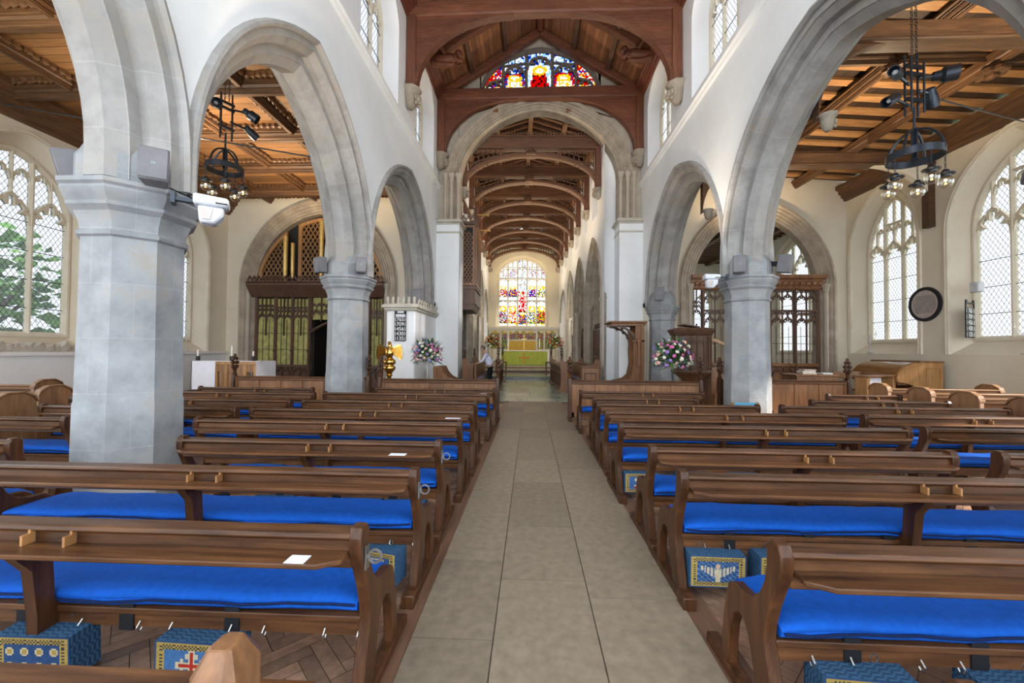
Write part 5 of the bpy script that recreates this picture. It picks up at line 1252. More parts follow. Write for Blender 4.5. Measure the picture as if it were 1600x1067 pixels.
# choir stalls, chancel frame
def choir(s, u, v0, v1, label, panel_h=1.42, k=1.0):
    p = CH @ V((s*u, v0, 0)); t = thing('choir_stall', p, label, 'choir stall', 'choir stalls in the chancel', math.radians(1.9)); T = WM[t.name]; L = v1-v0
    for y in (0, L):
        b = MB(T); b.prism([(0,0),(.62*s*k,0),(.62*s*k,.12),(.46*s*k,.2),(.40*s*k,.55),(.46*s*k,.9),(.36*s*k,1.0),(.30*s*k,1.15),(.14*s*k,1.2),(.12*s*k,panel_h-.1),(.0,panel_h-.1),(-.02*s,1.0),(.04*s,.8),(.02*s,.2),(0,.12)], ((0, y, 0), X, Z, Y), -.04, .04)
        b.box(min(-.08*s, .7*s*k), max(-.08*s, .7*s*k), y-.08, y+.08, 0, .09); e = b.build('bench_end', M['desk'], t, bevel=.008)
        q = MB(T); poppyhead(q, .06*s, y, panel_h-.1); q.build('poppyhead', M['scr'], e)
    b = MB(T)
    for z0, z1 in ((.06,.16), (.98,1.06), (.72,.77)): b.box(min(0, .08*s), max(0, .08*s), 0, L, z0, z1)
    b.box(min(-.03*s, .34*s), max(-.03*s, .34*s), 0, L, 1.06, 1.10); b.build('desk_rail', M['desk'], t)
    b = MB(T); n = int(L/.22)
    for i in range(n): y = L*(i+.5)/n; b.lathe([(.03,.16),(.022,.3),(.022,.6),(.03,.72)], (.04*s, y, 0), 6); b.sweep(cusped(y-.1, y+.1, .77, .96, 3, .1, 6), rect(.03, .05), ((.04*s, 0, 0), Y, Z, X), False, True)
    b.build('balusters', M['scr'], t)
    b = MB(T); x0, x1 = sorted((.66*s, .96*s)); b.box(x0, x1, .05, L-.05, .40, .46); b.box(*sorted((.96*s, 1.02*s)), 0, L, 0, 1.05); b.build('bench', M['desk'], t)
    b = MB(T); b.box(x0, x1, .2, L-.2, .46, .54); b.build('seat_pad', M['purple'], t, bevel=.03)
choir(1, 1.15, -1.7, 3.3, 'front choir stall with open balusters on the right of the chancel'); choir(-1, 1.25, -1.5, 3.3, 'front choir stall with open balusters on the left, beside the man', 1.42, .36)
def rear_stall(s, u, v0, v1, label):
    p = CH @ V((s*u, v0, 0)); t = thing('choir_stall', p, label, 'choir stall', 'choir stalls in the chancel', math.radians(1.9)); T = WM[t.name]; L = v1-v0
    for y in (0, L):
        b = MB(T); b.prism([(0,0),(.5*s,0),(.5*s,1.25),(.3*s,1.3),(.2*s,1.1),(.02*s,1.05)], ((0, y, 0), X, Z, Y), -.04, .04); e = b.build('bench_end', M['desk'], t, bevel=.008)
        q = MB(T); poppyhead(q, .4*s, y, 1.25); q.build('poppyhead', M['scr'], e)
    b = MB(T); b.box(*sorted((0, .08*s)), 0, L, .95, 1.05); b.box(*sorted((-.05*s, .3*s)), 0, L, 1.05, 1.08); n = int(L/.24)
    for i in range(n): y = L*(i+.5)/n; b.box(*sorted((.02*s, .06*s)), y-.03, y+.03, .1, .95)
    b.build('desk_rail', M['desk'], t)
rear_stall(1, 2.35, -1.2, 3.0, 'rear choir stall with poppyheads against the right chancel arches'); rear_stall(-1, 2.35, -.9, 3.0, 'rear choir stall with poppyheads below the organ case')
t = thing('reading_desk', (2.2, 14.75, 0), 'small panelled oak reading desk in front of the right choir stall', 'desk'); b = MB(); b.box(1.82, 2.42, 14.6, 15.2, 0, 1.05); b.build('body', M['desk'], t, bevel=.01)
b = MB(); b.box(1.76, 2.48, 14.54, 15.26, 1.05, 1.1); b.build('top', M['desk'], t, bevel=.01); b = MB(); b.sweep([(1.92,.2),(2.32,.2),(2.32,.85),(1.92,.85)], rect(.04, .03), ((0, 14.59, 0), X, Z, -Y), True, True); b.build('panel_moulding', M['scr'], t)
# wooden screens inside the chancel arches
for s, fr, sd in ((1, frR, 'right'), (-1, frL, 'left')):
    for k, (c0, c1, p, q) in enumerate(CB):
        lab = 'red-brown panelled screen in the %s chancel arch, %s from the nave' % (sd, ORD[k+1]); fr2 = (V(fr[0]) - V(fr[3])*.35, fr[1], fr[2], fr[3]); O = V(fr2[0]); eu = V(fr2[1])
        t = thing('arch_screen', O+eu*((p+q)/2), lab, 'screen', 'panelled screens in the chancel arches')
        b = MB(); b.add([O+eu*u+Z*z+V(fr2[3])*d for u in (p+.2, q-.2) for z in (.02, 2.7) for d in (-.03, .03)], [(0,1,3,2),(4,6,7,5),(0,4,5,1),(2,3,7,6),(0,2,6,4),(1,5,7,3)]); b.build('panel', M['redz'], t)
        b = MB(); u = p+.2
        while u <= q-.15: b.sweep([(u, 0), (u, 2.7)], rect(.06, .12), fr2, False, True); u += .45
        for z in (1.35, 2.7, .1): b.sweep([(p+.2, z), (q-.2, z)], rect(.1, .14), fr2, False, True)
        b.build('framing', M['scr'], t)
        b = MB(); u = p+.3
        while u < q-.3: b.sweep(cusped(u-.1, u+.12, 2.75, 2.98, 3, .1, 6), rect(.03, .04), fr2, False, True); u += .23
        b.build('cresting', M['scr'], t)
# ------------------------------------------------------------------ organ case on the left chancel wall
p = CH @ V((-3.1, .35, 3.4)); t = thing('organ_case', p, 'dark oak organ case with lattice panels jutting from the left chancel wall', 'organ case', None, math.radians(1.9)); T = WM[t.name]
b = MB(T); D, L = .62, 2.3; b.box(0, D, 0, L, 1.05, 4.0); b.box(-.0, D+.06, -.06, L+.06, .98, 1.1); b.box(0, D+.07, -.07, L+.07, 3.9, 4.02); cs = b.build('case', M['scr'], t)
b = MB(T); b.prism([(0,.05),(.5,.05),(D+.02,.35),(D,1.0),(0,1.0)], ((0, -.03, 0), X, Z, Y), 0, L+.06); b.box(0, D+.05, -.06, L+.06, .30, .5); b.build('coved_base', M['scr'], t)
def lattice(b, fr, u0, u1, v0, v1, st, w=.03, hgt=None):
    top = (lambda u: v1) if hgt is None else hgt
    def clip(pts):
        run = []
        for q in pts:
            if u0 <= q[0] <= u1 and v0 <= q[1] <= top(q[0]): run.append(q)
            else:
                if len(run) > 1: yield run
                run = []
        if len(run) > 1: yield run
    n = int((u1-u0+(v1-v0))/st)+2
    for i in range(-n, n):
        for s in (1, -1):
            a = (u0+st*i if s > 0 else u0+st*i); pts = [(a+s*k*.04*.62, v0+k*.04) for k in range(int((v1-v0)/.04)+1)]
            for r in clip(pts): b.sweep([r[0], r[-1]], rect(w, .03), fr, False, True)
fw = (T @ V((0,-.03,0)), T.to_3x3() @ X, Z, -(T.to_3x3() @ Y)); fs_ = (T @ V((D+.03,0,0)), T.to_3x3() @ Y, Z, T.to_3x3() @ X)
b = MB(); b.sweep([(.06,1.2),(D-.06,1.2),(D-.06,3.8),(.06,3.8)], rect(.1, .06), fw, True, True); lattice(b, fw, .1, D-.1, 1.25, 3.6, .15, .03, lambda u: 3.3+.45*(1-abs(u-D/2)/(D/2))); b.build('lattice_panel', M['desk'], t)
b = MB()
for k in range(3):
    a, c = .1+k*.74, .1+k*.74+.64; b.sweep([(a,1.2),(c,1.2),(c,3.8),(a,3.8)], rect(.09, .07), fs_, True, True); lattice(b, fs_, a+.04, c-.04, 1.25, 3.75, .16, .03)
b.build('lattice_panel', M['desk'], t)
b = MB(T); b.box(.01, D-.02, -.012, -.002, 1.2, 3.8); b.box(D+.002, D+.01, .1, L-.1, 1.2, 3.8); b.build('shade_backing', M['dark'], t)  # near-black sheets paint the shade behind the lattice
b = MB()
for k in range(9): b.sweep(cusped(.0+k*.25, .25+k*.25, 4.02, 4.35, 3, .1, 6), rect(.03, .05), fs_, False, True)
for k in range(3): b.sweep(cusped(.0+k*.2, .2+k*.2, 4.02, 4.3, 3, .1, 6), rect(.03, .05), fw, False, True)
for y in (0, L): b.add([], []); b.lathe([(.07,3.8),(.08,4.6),(.04,4.7),(.05,4.8),(0,5.1)], T @ V((D, y, 0)) - Z*0, 6)
b.build('cresting', M['scr'], t)
for z, y in ((4.55, .6), (4.15, 1.7)):
    b = MB(T); b.tube([(D, y, z), (D+.45, y, z-.02), (D+.56, y, z-.02)], .03, 8, 0, False, [.022,.03,.075]); b.build('trumpet_pipe', M['gilt'], t)
# ------------------------------------------------------------------ altar, reredos, rails
R19 = math.radians(1.9)
p = CH @ V((0, 14.4, .46)); t = thing('altar', p, 'altar with green silk frontal and orange cross below the east window', 'altar', None, R19); T = WM[t.name]
b = MB(T); b.box(-1.8, 1.8, 0, .8, 0, 1.12); b.build('table', M['desk'], t); b = MB(T)
b.grid(lambda u, v: V((-1.85+3.7*u, -.03-.012*math.sin(u*60), .03+1.08*v)), 80, 2); b.build('green_frontal', M['greenfrontal'], t)
b = MB(T); b.box(-1.9, 1.9, -.06, .82, 1.12, 1.17); b.box(-1.92, -1.85, -.05, .8, .35, 1.14); b.box(1.85, 1.92, -.05, .8, .35, 1.14); b.build('white_cloth', M['white'], t)
b = MB(T)
b.box(-.035, .035, -.06, -.045, .28, .95); b.box(-.34, .34, -.06, -.045, .58, .65)
for x, z in ((0,.95), (0,.28), (-.34,.615), (.34,.615)): b.ball((x, -.055, z), (.07,.012,.07), 8)
b.build('cross_motif', plain('orange_braid', (.55,.16,.03), .7), t)
for s in (-1, 1):
    p = CH @ V((s*1.25, 14.95, 1.63)); c = thing('altar_candlestick', p, 'tall white candle standing on the %s of the altar' % ('left' if s < 0 else 'right'), 'candlestick', 'altar candles', R19); T = WM[c.name]
    b = MB(T); b.lathe([(.09,0),(.09,.03),(.03,.06),(.025,.2),(.05,.22),(.05,.24),(.02,.25)], (0,0,0), 10); b.build('holder', M['brass'], c); b = MB(T); b.lathe([(.038,.25),(.038,.95),(0,.96)], (0,0,0), 10); b.build('candle', M['wax'], c)
p = CH @ V((0, 15.0, 1.63)); c = thing('altar_cross', p, 'slim dark metal cross standing on the altar in front of the gold curtain', 'cross', None, R19); T = WM[c.name]
b = MB(T); b.lathe([(.14,0),(.12,.04),(.03,.1),(.025,.2)], (0,0,0), 8); b.box(-.03, .03, -.015, .015, .1, 1.25); b.box(-.22, .22, -.015, .015, .88, .95); b.build('cross', M['gilt'], c)
p = CH @ V((0, 17.6, .46)); t = thing('reredos', p, 'carved stone reredos with painted panels and gold curtain behind the altar', 'reredos', None, R19); T = WM[t.name]
b = MB(T); b.box(-3.05, 3.05, .1, .34, 0, 3.05); b.box(-3.08, 3.08, .0, .36, 3.02, 3.2); b.box(-3.0, 3.0, .04, .3, 2.96, 3.04)
for u in (-2.95, -2.0, -1.35, 1.15, 1.8, 2.85): b.box(u-.07, u+.07, .02, .2, 0, 3.05)
b.build('stone_frame', M['palestone'], t)
b = MB(T)
for i in range(40): x0 = -1.25+2.35*i/40; b.tube([(x0+.03, .05, .9), (x0+.03, .05, 2.0)], .034, 6)
b.build('gold_curtain', M['goldcloth'], t)
b = MB()
def rcol(u, v): 
    k = figure((u*1.6) % 1, v, .5, 2.1, .85, .9, 'ykrb', 'yykg', 'y'); return tuple(x*.55 for x in k)
frr = (T @ V((0,.09,0)), T.to_3x3() @ X, Z, -(T.to_3x3() @ Y)); b.f and None
for (a, c, z) in ((-1.25, 1.05, 2.12), (-2.9, -2.07, 1.3), (-1.93, -1.42, 1.3), (1.22, 1.73, 1.3), (1.87, 2.78, 1.3)):
    b = MB(); mosaic(b, frr, lambda u, v: True, a, c, z, 2.85, max(8, int((c-a)*22)), rcol); b.build('painted_panel', M['petal'], t)
for s in (-1, 1):
    p = CH @ V((s*2.0, 7.0, .16)); t = thing('communion_rail', p, 'oak communion rail on the %s side of the sanctuary step' % ('left' if s < 0 else 'right'), 'rail', 'communion rails', R19); T = WM[t.name]
    b = MB(T); b.box(-.85, .85, -.14, .14, .72, .80); b.build('top', M['desk'], t, bevel=.012); b = MB(T); b.box(-.85, .85, -.03, .03, .12, .18); b.build('stretcher', M['desk'], t)
    for x in (-.78, .78):
        b = MB(T); b.prism([(-.16,0),(.16,0),(.12,.08),(.05,.12),(.05,.5),(.13,.72),(-.13,.72),(-.05,.5),(-.05,.12),(-.12,.08)], ((x, 0, 0), Y, Z, X), -.04, .04); b.build('leg', M['desk'], t, bevel=.006)
# ------------------------------------------------------------------ aisle screens
def bay(b, fr, u0, u1, vb, vt, w=.06, lights=2, tiers=1):
    """openwork head between two posts"""
    n = lights; lw = (u1-u0)/n
    for i in range(1, n): b.sweep([(u0+lw*i, vb), (u0+lw*i, vt)], mull(w*.7, .1), fr, False, True)
    for i in range(n):
        a, c = u0+lw*i, u0+lw*(i+1)
        b.sweep(cusped(a, c, vb+.62*(vt-vb)*.0+ (vt-vb)*.42, vb+(vt-vb)*.42+lw*.8, 5, .11), rect(w*.45, .08), fr, False, True)
        z = vb+(vt-vb)*.42+lw*.8
        for (p, q) in ((a, (a+c)/2), ((a+c)/2, c)):
            b.sweep(cusped(p, q, z, min(vt, z+lw*.55), 3, .11, 6), rect(w*.35, .06), fr, False, True)
            b.sweep(cusped(p, q, z+lw*.5, min(vt, z+lw*1.0), 3, .11, 6), rect(w*.35, .06), fr, False, True)
        b.sweep([((a+c)/2, z), ((a+c)/2, vt)], rect(w*.5, .07), fr, False, True)
fr = ((0, YE-.05, 0), X, Z, -Y)
t = thing('organ_screen', (-9.2, YE-.05, 0), 'dark carved oak screen with olive curtains in the left aisle arch', 'screen')
PO = (-11.9, -11.05, -10.3, -9.55, -6.9, -6.3)
b = MB()
for u in PO: b.sweep([(u, 0), (u, 3.85)], mull(.14, .16), fr, False, True); b.ball((u, YE-.15, 1.55), .05, 6)
b.build('post', M['scr'], t)
b = MB(); b.sweep([(-12.1, 3.85), (-6.2, 3.85)], [(0,0),(.02,.08),(.08,.12),(.25,.28),(.40,.40),(.48,.46),(.55,.46),(.60,.40),(.62,.0)], fr); co = b.build('cornice', M['scr'], t)
b = MB()
for i in range(30):
    u = -12.05+.195*i; b.sweep(cusped(u, u+.19, 4.48, 4.72, 3, .12, 6), rect(.03, .06), ((0, YE-.45, 0), X, Z, -Y), False, True)
b.box(-12.1, -6.2, YE-.5, YE-.4, 4.46, 4.5); b.build('cresting', M['scr'], co)
for a, c in zip(PO, PO[1:]):
    if c-a > 1.2: continue
    b = MB(); bay(b, fr, a+.06, c-.06, 2.2, 3.8, .07); b.build('tracery', M['scr'], t)
    b = MB(); b.add([(u, YE-.0, z) for u, z in ((a, .95), (c, .95), (c, 3.8), (a, 3.8))], [(0,1,2,3)]); n = 4
    k = b.build('olive_curtain', M['ywglass'], t)
    b = MB()
    for q in (.33, .66): b.tube([(lerp(a, c, q), YE-.03, .95), (lerp(a, c, q), YE-.03, 2.9)], .012, 5)
    for z in (1.6, 2.3): b.tube([(a, YE-.03, z), (c, YE-.03, z)], .01, 5)
    b.build('glazing_bars', M['lead'], k)
    b = MB(); b.box(a, c, YE-.06, YE-.0, .02, .95); b.box(a, c, YE-.12, YE-.02, .86, .95); b.box(a, c, YE-.12, YE-.02, .0, .15); d = b.build('lower_panel', M['scr'], t)
    b = MB(); bay(b, ((0, YE-.08, 0), X, Z, -Y), a+.08, c-.08, .35, .86, .07); b.build('carved_panel_head', M['scr'], d)
b = MB(); DA = (-9.45, -6.95); dc = -8.15
C = [(-9.45, 2.35)] + [(lerp(-9.45, dc, i/10), 2.35+.5*math.sin(PI/2*i/10)**.8+.35*(i/10)**5) for i in range(1, 11)]; C = C + [(2*dc-p[0], p[1]) for p in C[-2::-1]]
b.sweep(C, mull(.12, .16), fr, False, True)
for k in range(6):
    a = -9.45+.42*k; zb = 2.35+.5*math.sin(PI/2*min(1, (k+.5)/3.0 if k < 3 else (5.5-k)/3.0))+.1; b.sweep([(a, zb), (a, 3.85)], mull(.06, .1), fr, False, True); b.sweep(cusped(a, a+.42, 3.0, 3.35, 5, .12), rect(.035, .07), fr, False, True); b.sweep(cusped(a, a+.21, 3.4, 3.6, 3, .12, 6), rect(.03, .06), fr, False, True); b.sweep(cusped(a+.21, a+.42, 3.4, 3.6, 3, .12, 6), rect(.03, .06), fr, False, True)
b.build('doorway_head', M['scr'], t)
b = MB(); b.add([(u, YE+.02, z) for u, z in ((-9.5, 2.9), (-6.9, 2.9), (-6.9, 3.85), (-9.5, 3.85))], [(0,1,2,3)]); b.build('olive_curtain', M['ywglass'], t)
b = MB(); b.box(-9.5, -6.9, 18.8, 18.9, 0, 3.9); b.box(-12.4, -5.8, 17.9, 17.95, 3.9, 9) ; b.box(-9.5, -9.4, 17.4, 18.9, 0, 3.9); b.box(-6.9, -6.8, 17.4, 18.9, 0, 3.9); b.build('shade_backing', M['dark'], t)  # near-black walls paint the shade inside the doorway and behind the organ
b = MB(); b.add([(-8.5, 17.9, 0), (-7.75, 17.9, 0), (-7.75, 17.9, 2.4), (-8.5, 17.9, 2.4)], [(0,1,2,3)]); b.build('inner_curtain', plain('blue_grey_curtain', (.12,.15,.2), .8), t)
t = thing('pipe_organ', (-9.2, YE, 4.5), 'honey oak organ front with lattice panels and gilt pipes above the left screen', 'organ'); fo = ((0, YE+.12, 0), X, Z, -Y)
A_ = lambda u: arch_z(u, -12.0, -6.35, 4.3, 7.5)-.12
for (a, c) in ((-11.85, -10.75), (-10.1, -9.15), (-8.6, -7.6), (-7.5, -6.5)):
    b = MB(); P = [(a, 4.55)] + [(c, 4.55)] + [(lerp(c, a, i/8), A_(lerp(c, a, i/8))-.1) for i in range(9)]
    b.sweep(P[::-1], rect(.14, .1), fo, True, True); lattice(b, fo, a+.05, c-.05, 4.6, 7.4, .2, .035, lambda u: A_(u)-.15); f = b.build('lattice_panel', M['honey'], t)
b = MB(); b.add([(u, YE+.3, z) for u, z in ((-12.1, 4.4), (-6.2, 4.4), (-6.2, 7.6), (-12.1, 7.6))], [(0,1,2,3)]); b.build('shade_backing', M['dark'], t)  # near-black sheet stands in for shaded depth behind the organ front
for (u, z, r) in ((-10.62, 6.5, .10), (-10.3, 6.2, .08), (-9.03, 7.15, .10), (-8.74, 6.9, .08)):
    b = MB(); b.lathe([(.03,4.52),(r,4.95),(r*.9,5.0),(r,5.05),(r,z),(r*.8,z),(0,z-.01)], (u, YE-.12, 0), 12); b.build('pipe', M['gilt'], t)
# right screen
t = thing('parclose_screen', (9.2, YE-.05, 0), 'openwork dark oak screen in the right aisle arch, chapel beyond', 'screen')
PO = (6.6, 7.1, 8.1, 9.1, 9.8, 10.8, 11.72)
for u in PO:
    b = MB(); b.sweep([(u, 0), (u, 4.2)], mull(.15, .18), fr, False, True); b.build('post', M['scr'], t)
b = MB(); b.sweep([(6.6, 4.2), (11.95, 4.2)], [(0,0),(.0,.1),(.05,.14),(.08,.1),(.42,.1),(.45,.2),(.55,.24),(.6,.24),(.62,0)], fr)
for i in range(22): u = 6.7+.235*i; b.ball((u+.1, YE-.2, 4.45), (.09,.05,.1), 6); b.tube([(u, YE-.18, 4.32), (u+.12, YE-.2, 4.55), (u+.235, YE-.18, 4.32)], .03, 5)
b.build('cornice', M['desk'], t)
for a, c in zip(PO, PO[1:]):
    b = MB()
    if c-a > .7:
        bay(b, fr, a+.07, c-.07, 2.3, 3.35, .08); bay(b, fr, a+.07, c-.07, 3.3, 4.2, .07); b.sweep([(a, 3.35), (c, 3.35)], rect(.07, .1), fr, False, True)
    else: bay(b, fr, a+.07, c-.07, 2.3, 4.2, .07, 1)
    b.sweep([((a+c)/2, 1.2), ((a+c)/2, 2.8)], mull(.06, .1), fr, False, True); b.build('tracery', M['scr'], t)
    b = MB(); b.tube([(a, YE-.05, 2.0), (c, YE-.05, 2.0)], .012, 5)
    for q in (.25, .75): b.tube([(lerp(a, c, q), YE-.05, 1.2), (lerp(a, c, q), YE-.05, 2.7)], .01, 5)
    b.build('iron_bars', M['lead'], t)
    b = MB(); b.box(a, c, YE-.08, YE-.02, .02, 1.1); b.box(a, c, YE-.14, YE+.0, 1.08, 1.2); d = b.build('lower_panel', M['desk'], t)
    b = MB(); bay(b, ((0, YE-.09, 0), X, Z, -Y), a+.08, c-.08, .4, 1.05, .08); b.build('carved_panel_head', M['scr'], d)
# ------------------------------------------------------------------ left altar table and its things
t = thing('side_altar', (-9.6, 12.8, 0), 'oak side altar with white cloth in the left aisle', 'altar table'); T = WM[t.name]
b = MB(T); b.box(-.9, 1.1, -.45, .45, 1.12, 1.22); b.build('top', M['honey'], t, bevel=.01)
for x in (-.2, .12, .72, 1.05):
    b = MB(T); b.box(x-.05, x+.05, -.44, -.34, 0, 1.12); b.build('leg', M['honey'], t, bevel=.01)
b = MB(T); b.box(-.15, 1.0, -.42, -.38, .9, 1.12); b.box(-.1, .65, -.40, -.37, .1, .9); b.build('panel', M['boxpew'], t)
b = MB(T); b.box(-.95, 1.12, -.3, .47, 1.22, 1.235); b.box(-.97, -.2, -.47, -.455, .35, 1.235); b.box(-.97, -.95, -.47, .47, .35, 1.235); b.grid(lambda u, v: V((.68+.5*u if False else .3+.22*u, -.36+.01*math.sin(u*20), .4+.7*v)), 16, 1); b.grid(lambda u, v: V((1.1+.06*u, -.46+.9*u, .5+.73*v)), 6, 1); b.build('white_cloth', M['white'], t)
for i, (x, y, h, lab) in enumerate(((.05, -.1, .34, 'ivory candle in a black holder at the middle of the side altar'), (-.95, -.25, .2, 'black based candle at the left end of the side altar'), (.62, .1, .16, 'short candle at the right end of the side altar'))):
    c = thing('candle', (-9.6+x, 12.8+y, 1.235), lab, 'candle'); b = MB(WM[c.name]); b.lathe([(.06,0),(.06,.14),(.04,.15)], (0,0,0), 10); b.build('holder', M['board'], c); b = MB(WM[c.name]); b.lathe([(.025,.15),(.025,.15+h),(0,.16+h)], (0,0,0), 8); b.build('candle_stick', M['wax'], c)
def chair(loc, rz, label, mat='honey', seat=None, h=.9):
    t = thing('wooden_chair', loc, label, 'chair', 'wooden chairs', rz); T = WM[t.name]
    for x in (-.2, .2):
        for y in (-.2, .2):
            b = MB(T); b.beam((x*1.05, y*1.1, 0), (x, y if y < 0 else y*1.0, .45), .04, .04, (1,0,0)); b.build('leg', M[mat], t)
        b = MB(T); b.beam((x, .2, .43), (x*1.02, .30, h), .04, .035, (1,0,0)); b.build('back_post', M[mat], t)
    b = MB(T); b.box(-.23, .23, -.22, .22, .43, .47); b.build('seat', M[seat or mat], t, bevel=.01)
    b = MB(T); b.beam((-.2, .285, h-.1), (.2, .285, h-.1), .025, .2, (0,0,1)); b.build('backrest', M[seat or mat], t, bevel=.01)
    b = MB(T)
    for y in (-.21, .21): b.box(-.2, .2, y-.012, y+.012, .2, .23)
    b.build('stretcher', M[mat], t)
chair((-8.9, 13.9, 0), 2.6, 'carved honey oak chair beside the side altar before the left screen', 'boxpew', None, 1.1)
chair((5.25, 11.2, 0), 2.9, 'light wooden chair at the foot of the pulpit steps', 'honey'); chair((5.55, 11.95, 0), -.6, 'light wooden chair behind the other at the pulpit steps', 'honey')
chair((3.6, 7.35, 0), 3.14, 'wooden chair with blue-grey back standing between two right hand pews', 'honey', 'bluegrey', .80)
chair((9.9, 13.5, 0), 2.4, 'dark armchair beside the book table before the right screen', 'desk', None, 1.05); chair((10.5, 14.0, 0), 2.7, 'wooden chair between the book table and the console', 'boxpew', None, 1.05)
t = thing('book_table', (8.75, 13.3, 0), 'dark oak table holding a pile of books before the right screen', 'table'); T = WM[t.name]; b = MB(T); b.box(-.65, .65, -.4, .4, .92, .97); b.build('top', M['desk'], t, bevel=.008); b = MB(T); b.box(-.6, .6, -.36, .36, .55, .92); b.build('body', M['desk'], t)
for x in (-.57, .57):
    for y in (-.33, .33): b = MB(T); b.box(x-.035, x+.035, y-.035, y+.035, 0, .56); b.build('leg', M['desk'], t)
for i, (x, w, z, c) in enumerate(((-.1, .42, 0, (.62,.55,.45)), (-.12, .40, .05, (.70,.66,.6)), (-.08, .36, .10, (.5,.42,.36)), (.45, .3, 0, (.6,.6,.62)))):
    q = MB(); q.box(8.75+x-w/2, 8.75+x+w/2, 13.12, 13.42, .97+z, 1.018+z); o = q.build('book', plain('book_cover', c, .7), origin=(8.75+x, 13.27, .97+z), bevel=.006); tag(o, ['pale book at the bottom of the pile on the book table', 'cream book in the middle of the pile on the book table', 'brown book on top of the pile on the book table', 'single grey book lying right of the pile on the table'][i], 'book', 'books on the aisle table')
# roll-top console
t = thing('rolltop_console', (11.98, 14.1, 0), 'honey oak roll-top organ console under the right aisle window', 'organ console'); T = WM[t.name]
S = [(-.35,0),(.7,0),(.7,1.36),(.05,1.36),(-.2,1.33),(-.45,1.22),(-.62,1.05),(-.68,.88),(-.66,.76),(-.35,.70),(-.15,.62),(-.1,.5),(-.1,.1)]
for y in (-.88, .88):
    b = MB(T); b.prism(S, ((0, y, 0), X, Z, Y), -.04, .04); b.sweep([(.2,.12),(.6,.12),(.6,1.2),(.2,1.2)], rect(.04, .03), ((0, y-.045, 0), X, Z, -Y), True, True); b.build('side_panel', M['honey'], t, bevel=.008)
b = MB(T); C = S[3:10]; b.sweep(C, [(-.02,-.86),(-.02,.86),(.0,.86),(.0,-.86)], ((0, 0, 0), X, Z, Y), False, True)
for i, p in enumerate(C): b.tube([(p[0], -.85, p[1]), (p[0], .85, p[1])], .018, 5)
b.build('roll_top', wood('glossy_honey_oak', (.20,.09,.03), (.42,.22,.085), 'y', .15), t)
b = MB(T); b.box(0, .72, -.93, .93, 1.36, 1.41); b.build('top', M['desk'], t, bevel=.01)
b = MB(T); b.box(.0, .65, -.84, .84, .02, .7); b.box(-.6, .6, -.84, .84, .66, .72); b.build('case', M['desk'], t)
t = thing('organ_bench', (10.6, 13.1, 0), 'oak bench with white panels in front of the roll-top console', 'bench'); T = WM[t.name] @ Matrix.Rotation(.45, 4, 'Z')
b = MB(T); b.box(-.8, .8, -.2, .2, .92, .97); b.build('top', M['desk'], t, bevel=.01)
for x in (-.7, .7): b = MB(T); b.box(x-.07, x+.07, -.16, .16, 0, .92); b.build('leg', M['honey'], t, bevel=.01)
b = MB(T); b.box(-.62, .2, -.05, -.02, .2, .9); b.build('music_shelf', M['white'], t)
# candelabra, sill stones
def candelabrum(loc, label):
    t = thing('candelabrum', loc, label, 'candelabrum', 'thin iron candelabra on the window sills'); T = WM[t.name]
    b = MB(T); b.lathe([(.1,0),(.1,.02),(.015,.04),(.012,.75)], (0,0,0), 8)
    for s in (-1, 1): b.tube([(0,0,.6),(0,s*.12,.5),(0,s*.25,.55),(0,s*.27,.7)], .01, 5)
    b.build('frame', M['whiteplastic'], t)
    for y in (-.27, 0, .27): b = MB(T); b.lathe([(.03,.7),(.03,.72),(.012,.73),(.012,.82)], (0, y, 0), 6); b.build('candle', M['wax'], t)
candelabrum((XL+.05, 15.2, 1.52), 'thin white candelabrum on the far left window sill'); candelabrum((XR+.02, 16.2, 1.66), 'thin candelabrum on the window sill above the roll-top console'); candelabrum((XR+.05, 11.3, 1.66), 'thin candelabrum on the sill of the right edge window')
def rubble(c, L, label):
    b = MB(); y = 0
    while y < L:
        r = .08+.1*rnd.random(); b.ball((c[0]+rnd.uniform(-.04,.04), c[1]+y, c[2]+r*.8), (r*1.0, r*1.3, r), 7, 0, Matrix.Rotation(rnd.random(), 3, 'X')); y += r*1.2
    b.box(c[0]-.12, c[0]+.12, c[1], c[1]+L, c[2], c[2]+.08); tag(b.build('carved_stone', M['palestone'], origin=c, angle=50), label, 'carved stone', 'worn carved stones on the left window sills')
rubble((XL+.02, 9.4, 1.5), 1.2, 'worn carved stones on the sill left of the nearest pillar'); rubble((XL+.02, 10.7, 1.5), .75, 'smaller pile of carved stones on the near left sill, by the pillar'); rubble((XL+.02, 13.2, 1.5), 1.3, 'carved effigy stones on the far left window sill')
t = thing('notice_frame', (4.58, 16.6, 1.3), 'framed grey notice on the white pier behind the canopied stall', 'notice'); b = MB(); b.box(4.05, 4.4, 16.98, 17.0, 1.35, 2.45); b.build('sheet', M['paper'], t); b = MB(); b.sweep([(4.03,1.33),(4.42,1.33),(4.42,2.47),(4.03,2.47)], rect(.06, .05), ((0, 16.98, 0), X, Z, -Y), True, True); b.build('frame', M['scr'], t)
